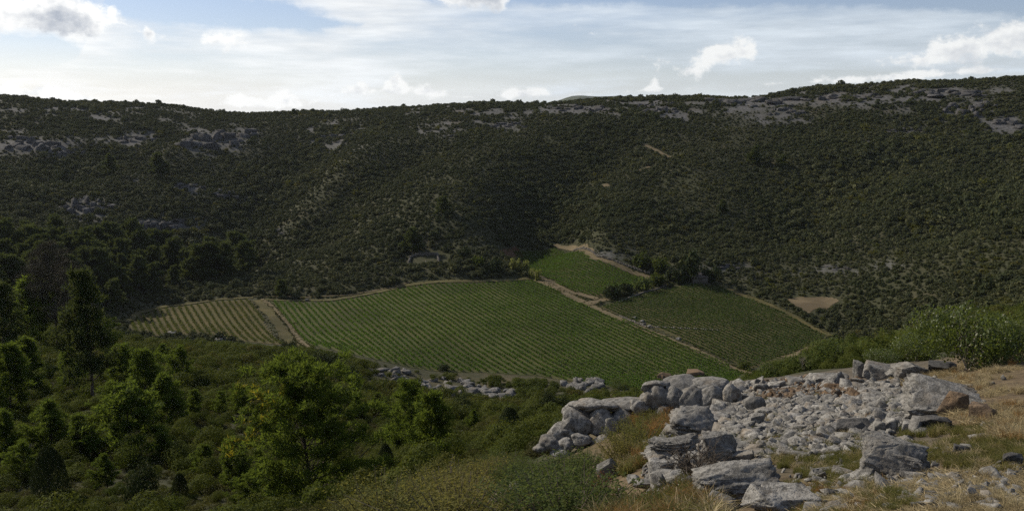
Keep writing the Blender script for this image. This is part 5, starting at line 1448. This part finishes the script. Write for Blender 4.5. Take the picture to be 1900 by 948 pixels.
LOD = [ [shrub_mesh('shrub', 800 + 20 * s + i, M[(MATS if n < 300 else MATS_NEAR)[s]], n, lf, lobes=5 + i, flat=0.8, hollow=hl, jit=jt) for s in range(3) for i in range(2)] for (n, lf, hl, jt) in ((3200, 0.042, 0.55, 0.55), (1000, 0.075, 0.6, 0.5), (190, 0.21, 0.7, 0.45)) ]
lod = np.where(D < 110, 0, np.where(D < 290, 1, 2))
var = g.integers(0, 2, len(X)) + species * 2
rotz = g.uniform(0, 6.28, len(X)); hs = g.uniform(0.75, 1.25, len(X))
inside = (PX > 8) & (PX < 1892) & (PY < 940) & (PY > 100)
score = np.where(inside, RR / D, 0)
top = np.argsort(-score)[:300]
CW = ['olive green', 'dark green', 'brownish dry']
for i in top:
    o = obj('shrub', LOD[lod[i]][var[i]], loc=(X[i], Y[i], Z[i] - 0.05), rot=(0, 0, rotz[i]), scale=(RR[i], RR[i], RR[i] * hs[i]))
    x, y = PX[i], PY[i]
    if x < 220: where = 'at the bottom left' if y > 860 else 'below the tall left pine' if y > 770 else 'around the tall left pine'
    elif x < 430: where = 'at the bottom left of the large pine' if y > 860 else 'left of the large pine' if y > 770 else 'below the pale left vineyard'
    elif x < 700: where = 'beside the large foreground pine' if y > 780 else 'behind the top of the large pine'
    elif x < 900: where = 'near the egg shaped juniper' if y > 780 else 'below the limestone band'
    elif x < 1150: where = 'left of the domed outcrop' if y > 770 else 'below the lower edge of central vineyard'
    else: where = 'on the slope below the ledge'
    sz = 'large' if RR[i] > 1.5 else 'medium' if RR[i] > 1.1 else 'small'
    tag_later(o, f'{sz} {CW[species[i]]} shrub {where}', 'shrub', f'{CW[species[i]]} shrubs on the near slope', x)
keep = np.ones(len(X), bool); keep[top] = False
def scrub(sel, nm, label, lods):
    idx = np.where(sel & keep)[0]
    protos = [m for L in lods for m in LOD[L]]
    base = np.array([lods.index(l) if l in lods else 0 for l in lod[idx]]) * 6
    S = np.c_[RR[idx], RR[idx], RR[idx] * hs[idx]]
    scatter(nm, np.c_[X[idx], Y[idx], Z[idx] - 0.05], S, np.c_[np.zeros((len(idx), 2)), rotz[idx]], base + var[idx], protos, label, 'scrub')
    print(nm, len(idx))
scrub(D >= 290, 'hillside_scrub', 'dark garrigue scrub covering the far slope up to the ridge', [2])
scrub(D < 290, 'slope_scrub', 'smaller scrub filling the near slope between pines and bushes', [0, 1])
# low heath between the bushes
xh, yh = jgrid(21, 150, R(-34), R(10), 1.0)
zh = height(xh, yh); ph, qh, _ = project(np.c_[xh, yh, zh])
ok = (ph < 1190) & (g.random(len(xh)) < 0.95); xh, yh, zh = xh[ok], yh[ok], zh[ok]
HE = [shrub_mesh('heath', 870 + i, M[m], 700, 0.085, lobes=5, flat=0.8, hollow=0.3, asp=0.4) for i, m in enumerate(('under', 'under', 'heath'))]
s = g.uniform(0.35, 0.75, len(xh)); 
scatter('low_heath', np.c_[xh, yh, zh - 0.03], np.c_[s, s, s * g.uniform(0.5, 0.9, len(xh))], np.c_[np.zeros((len(xh), 2)), g.uniform(0, 6.28, len(xh))], g.integers(0, 3, len(xh)), HE, 'low brownish heath covering the ground of the near slope', 'heath')

# ================================================================== bushes and grass of the foreground
CIS = [sprig_mesh('foliage', 900 + i, M['cistus'], 170, 30, 0.026, twig=M['twig']) for i in range(4)] 
GRB = [sprig_mesh('foliage', 920 + i, M['green_bush'], 170, 30, 0.027, twig=M['twig']) for i in range(2)]
g = np.random.default_rng(404)
FG = []
zone = [(640, 960), (700, 908), (800, 886), (880, 868), (940, 866), (1000, 872), (1060, 872), (1110, 864), (1150, 850), (1190, 815), (1215, 770), (1230, 795), (1180, 860), (1130, 910), (1110, 985), (700, 985)]
pts = sample_poly_px(zone, 900, g); w = place(pts[:, 0], pts[:, 1])
chosen = []
for i in range(len(pts)):
    d = math.hypot(w[i, 0], w[i, 1])
    if d > 45: continue
    if (880 < pts[i, 0] < 1000 and pts[i, 1] > 902) or (1095 < pts[i, 0] < 1175 and pts[i, 1] > 872): continue      # bare round the pale boulders
    if all(math.hypot(w[i, 0] - w[j, 0], w[i, 1] - w[j, 1]) > 0.66 + 0.008 * d for j in chosen): chosen.append(i)
    if len(chosen) > 105: break
for n, i in enumerate(chosen):
    px, py = pts[i]; green = (px > 930 and px < 1120 and py > 870) or (abs(px - 1130) < 40 and py < 835) or g.random() < 0.15
    v = n % 2 if green else n % 4
    fm, sm = (GRB if green else CIS)[v]
    r = g.uniform(0.45, 0.85) * (1.0 if math.hypot(w[i, 0], w[i, 1]) > 9 else 0.8)
    if py < 890 and px > 960: r *= 0.6
    root = empty('low_bush', (w[i, 0], w[i, 1], w[i, 2] - 0.03), g.uniform(0, 6.28), (r * 1.15, r * 1.15, r * g.uniform(0.55, 0.95)))
    obj('foliage', fm, root); obj('stem', sm, root)
    where = 'beside the domed outcrop' if py < 850 and px > 980 else 'at the bottom edge' if py > 900 else 'near the white boulder' if px > 860 else 'at the foot of the bright bushy pine'
    if px > 1100: where = 'left of the stepped limestone block'
    tag_later(root, f'{"green" if green else "yellowish olive"} leafy low bush {where}', 'bush', 'low bushes of the foreground', px)
# dead twiggy bush among the rocks, reddish bush, thistles
DT = twig_mesh('twigs', 21, M['twig'], n=26, depth=3, h=0.8, r0=0.02, spread=1.0)
p = pl(1288, 892); k = np.linalg.norm(p - np.array([0, 0, EYE])) / FPX
tag(obj('dead_bush', DT, loc=p, scale=(115 * k, 115 * k, 100 * k)), 'leafless dark twiggy bush among the rocks', 'bush')
RB = sprig_mesh('foliage', 940, M['red_bush'], 60, 18, 0.05, twig=M['twig'])
p = pl(1118, 932); k = np.linalg.norm(p - np.array([0, 0, EYE])) / FPX
root = empty('dry_bush', p, 0.3, (38 * k, 38 * k, 62 * k)); obj('foliage', RB[0], root); obj('stem', DT, root, scale=(0.8,) * 3); tag(root, 'reddish half dry bush below the tilted pointed slab', 'bush')

TUF = [tuft_mesh('tuft', 950 + i, M['grass'], 90, 1.0, 0.014, 0.55, 0.35) for i in range(3)] + [tuft_mesh('tuft', 960 + i, M['straw'], 80, 1.0, 0.014, 0.6, 0.35) for i in range(3)] + [tuft_mesh('tuft', 970 + i, M['rust_grass'], 90, 1.0, 0.012, 0.4, 0.3) for i in range(2)] + [litter_mesh('litter', 980 + i, M['straw'], 70, 0.9, 0.015) for i in range(3)]
def grass(name, poly, n, hmin, hmax, kinds, label, seed, rmax=30, cat='grass', thr=-0.1):
    g = np.random.default_rng(seed); pp = sample_poly_px(poly, n, g); w = place(pp[:, 0], pp[:, 1]); d = np.hypot(w[:, 0], w[:, 1])
    clump = fbm(np.c_[w[:, 0], w[:, 1]] / 0.8, seed, 3)
    ok = (d < rmax) & (clump > thr); w = w[ok]; n = len(w)
    s = g.uniform(hmin, hmax, n)
    scatter(name, w, np.c_[s, s, s], np.c_[np.zeros((n, 2)), g.uniform(0, 6.28, n)], g.choice(kinds, n), TUF, label, cat)
grass('dry_grass', [(1640, 700), (1720, 690), (1800, 672), (1905, 640), (1905, 830), (1850, 820), (1790, 790), (1740, 760)], 1000, 0.06, 0.17, [3, 4, 5, 8, 9, 10, 8, 6], 'pale dry grass on the right bank behind the ribbed boulder', 1)
grass('straw', [(1480, 1000), (1560, 905), (1700, 885), (1905, 850), (1905, 1000)], 900, 0.04, 0.10, [8, 9, 10, 8, 9, 10, 3], 'matted dry straw at the bottom right', 2, cat='straw', thr=-0.45)
grass('green_grass', [(1660, 800), (1720, 795), (1900, 800), (1900, 880), (1800, 880), (1700, 860)], 520, 0.05, 0.12, [0, 1, 2, 0, 1, 2, 3], 'tufted yellow green grass round the dark stone', 3)
grass('green_grass', [(1330, 790), (1480, 800), (1600, 815), (1600, 900), (1520, 940), (1480, 880), (1400, 850)], 420, 0.05, 0.11, [0, 1, 2, 4, 0], 'green grass growing through the lower scree', 4)
grass('tall_grass', [(1110, 1000), (1135, 900), (1170, 840), (1205, 780), (1240, 760), (1240, 800), (1190, 850), (1230, 910), (1300, 900), (1340, 1000)], 600, 0.10, 0.24, [0, 1, 2, 3, 4, 6, 7, 0, 1], 'tall yellowish grass on the slope left of the rocks', 5)
grass('rust_grass', [(1170, 800), (1190, 755), (1240, 745), (1240, 790), (1210, 820)], 300, 0.2, 0.4, [6, 7], 'rust coloured dry grass left of the stepped block', 6)
grass('brown_grass', [(1450, 900), (1560, 880), (1640, 895), (1700, 940), (1560, 1000), (1380, 1000)], 380, 0.04, 0.09, [0, 1, 2, 6, 8], 'brownish dry grass at the bottom right of large boulder', 7, thr=-0.7)
# weeds along the tracks and field edges
g = np.random.default_rng(31)
pw = []
for (nm, q, wd, mt) in TR:
    t = np.gradient(q, axis=0); t /= (np.linalg.norm(t, axis=1, keepdims=True) + 1e-9); s_ = np.c_[t[:, 1], -t[:, 0]]
    for rep_ in range(5):
        sd_ = g.choice([-1, 1], len(q))[:, None] * (wd * 0.5 * g.uniform(1.0, 1.6, len(q)))[:, None]
        pw.append(q + s_ * sd_ + g.normal(0, 0.5, q.shape))
pw = np.concatenate(pw); sw = g.uniform(0.25, 0.6, len(pw)) 
ROAD = [shrub_mesh('verge_weeds', 990 + i, M[m_], 160, 0.2, lobes=5, flat=0.7, hollow=0.5, jit=0.5) for i, m_ in enumerate(('heath', 'grass', 'scrub'))]
scatter('verge_weeds', np.c_[pw, height(pw[:, 0], pw[:, 1])], np.c_[sw, sw, sw], np.c_[np.zeros((len(pw), 2)), g.uniform(0, 6.28, len(pw))], g.integers(0, 3, len(pw)), ROAD, 'weeds and tufts along the tracks and field edges', 'weeds')
grass('weeds', [(1340, 715), (1500, 705), (1660, 715), (1670, 790), (1560, 830), (1400, 850), (1345, 800)], 260, 0.05, 0.13, [0, 1, 2, 3, 6], 'thin weeds growing between the stones of the scree', 8)
finish_labels()

# ================================================================== air
def haze():
    s = 9600.0
    V, F = box(-s, s, -s, s, -260.0, 420.0)
    m, nt, out = new_mat('haze')
    v = nt.nodes.new('ShaderNodeVolumePrincipled'); v.inputs['Density'].default_value = 0.00002
    v.inputs['Color'].default_value = (0.80, 0.88, 1.0, 1); v.inputs['Anisotropy'].default_value = 0.35
    nt.links.new(v.outputs[0], out.inputs['Volume'])
    o = obj('haze', mesh_np('haze', V, F, m)); o['kind'] = 'stuff'; o['label'] = 'thin bluish haze over the valley and hills'; o['category'] = 'haze'
haze()
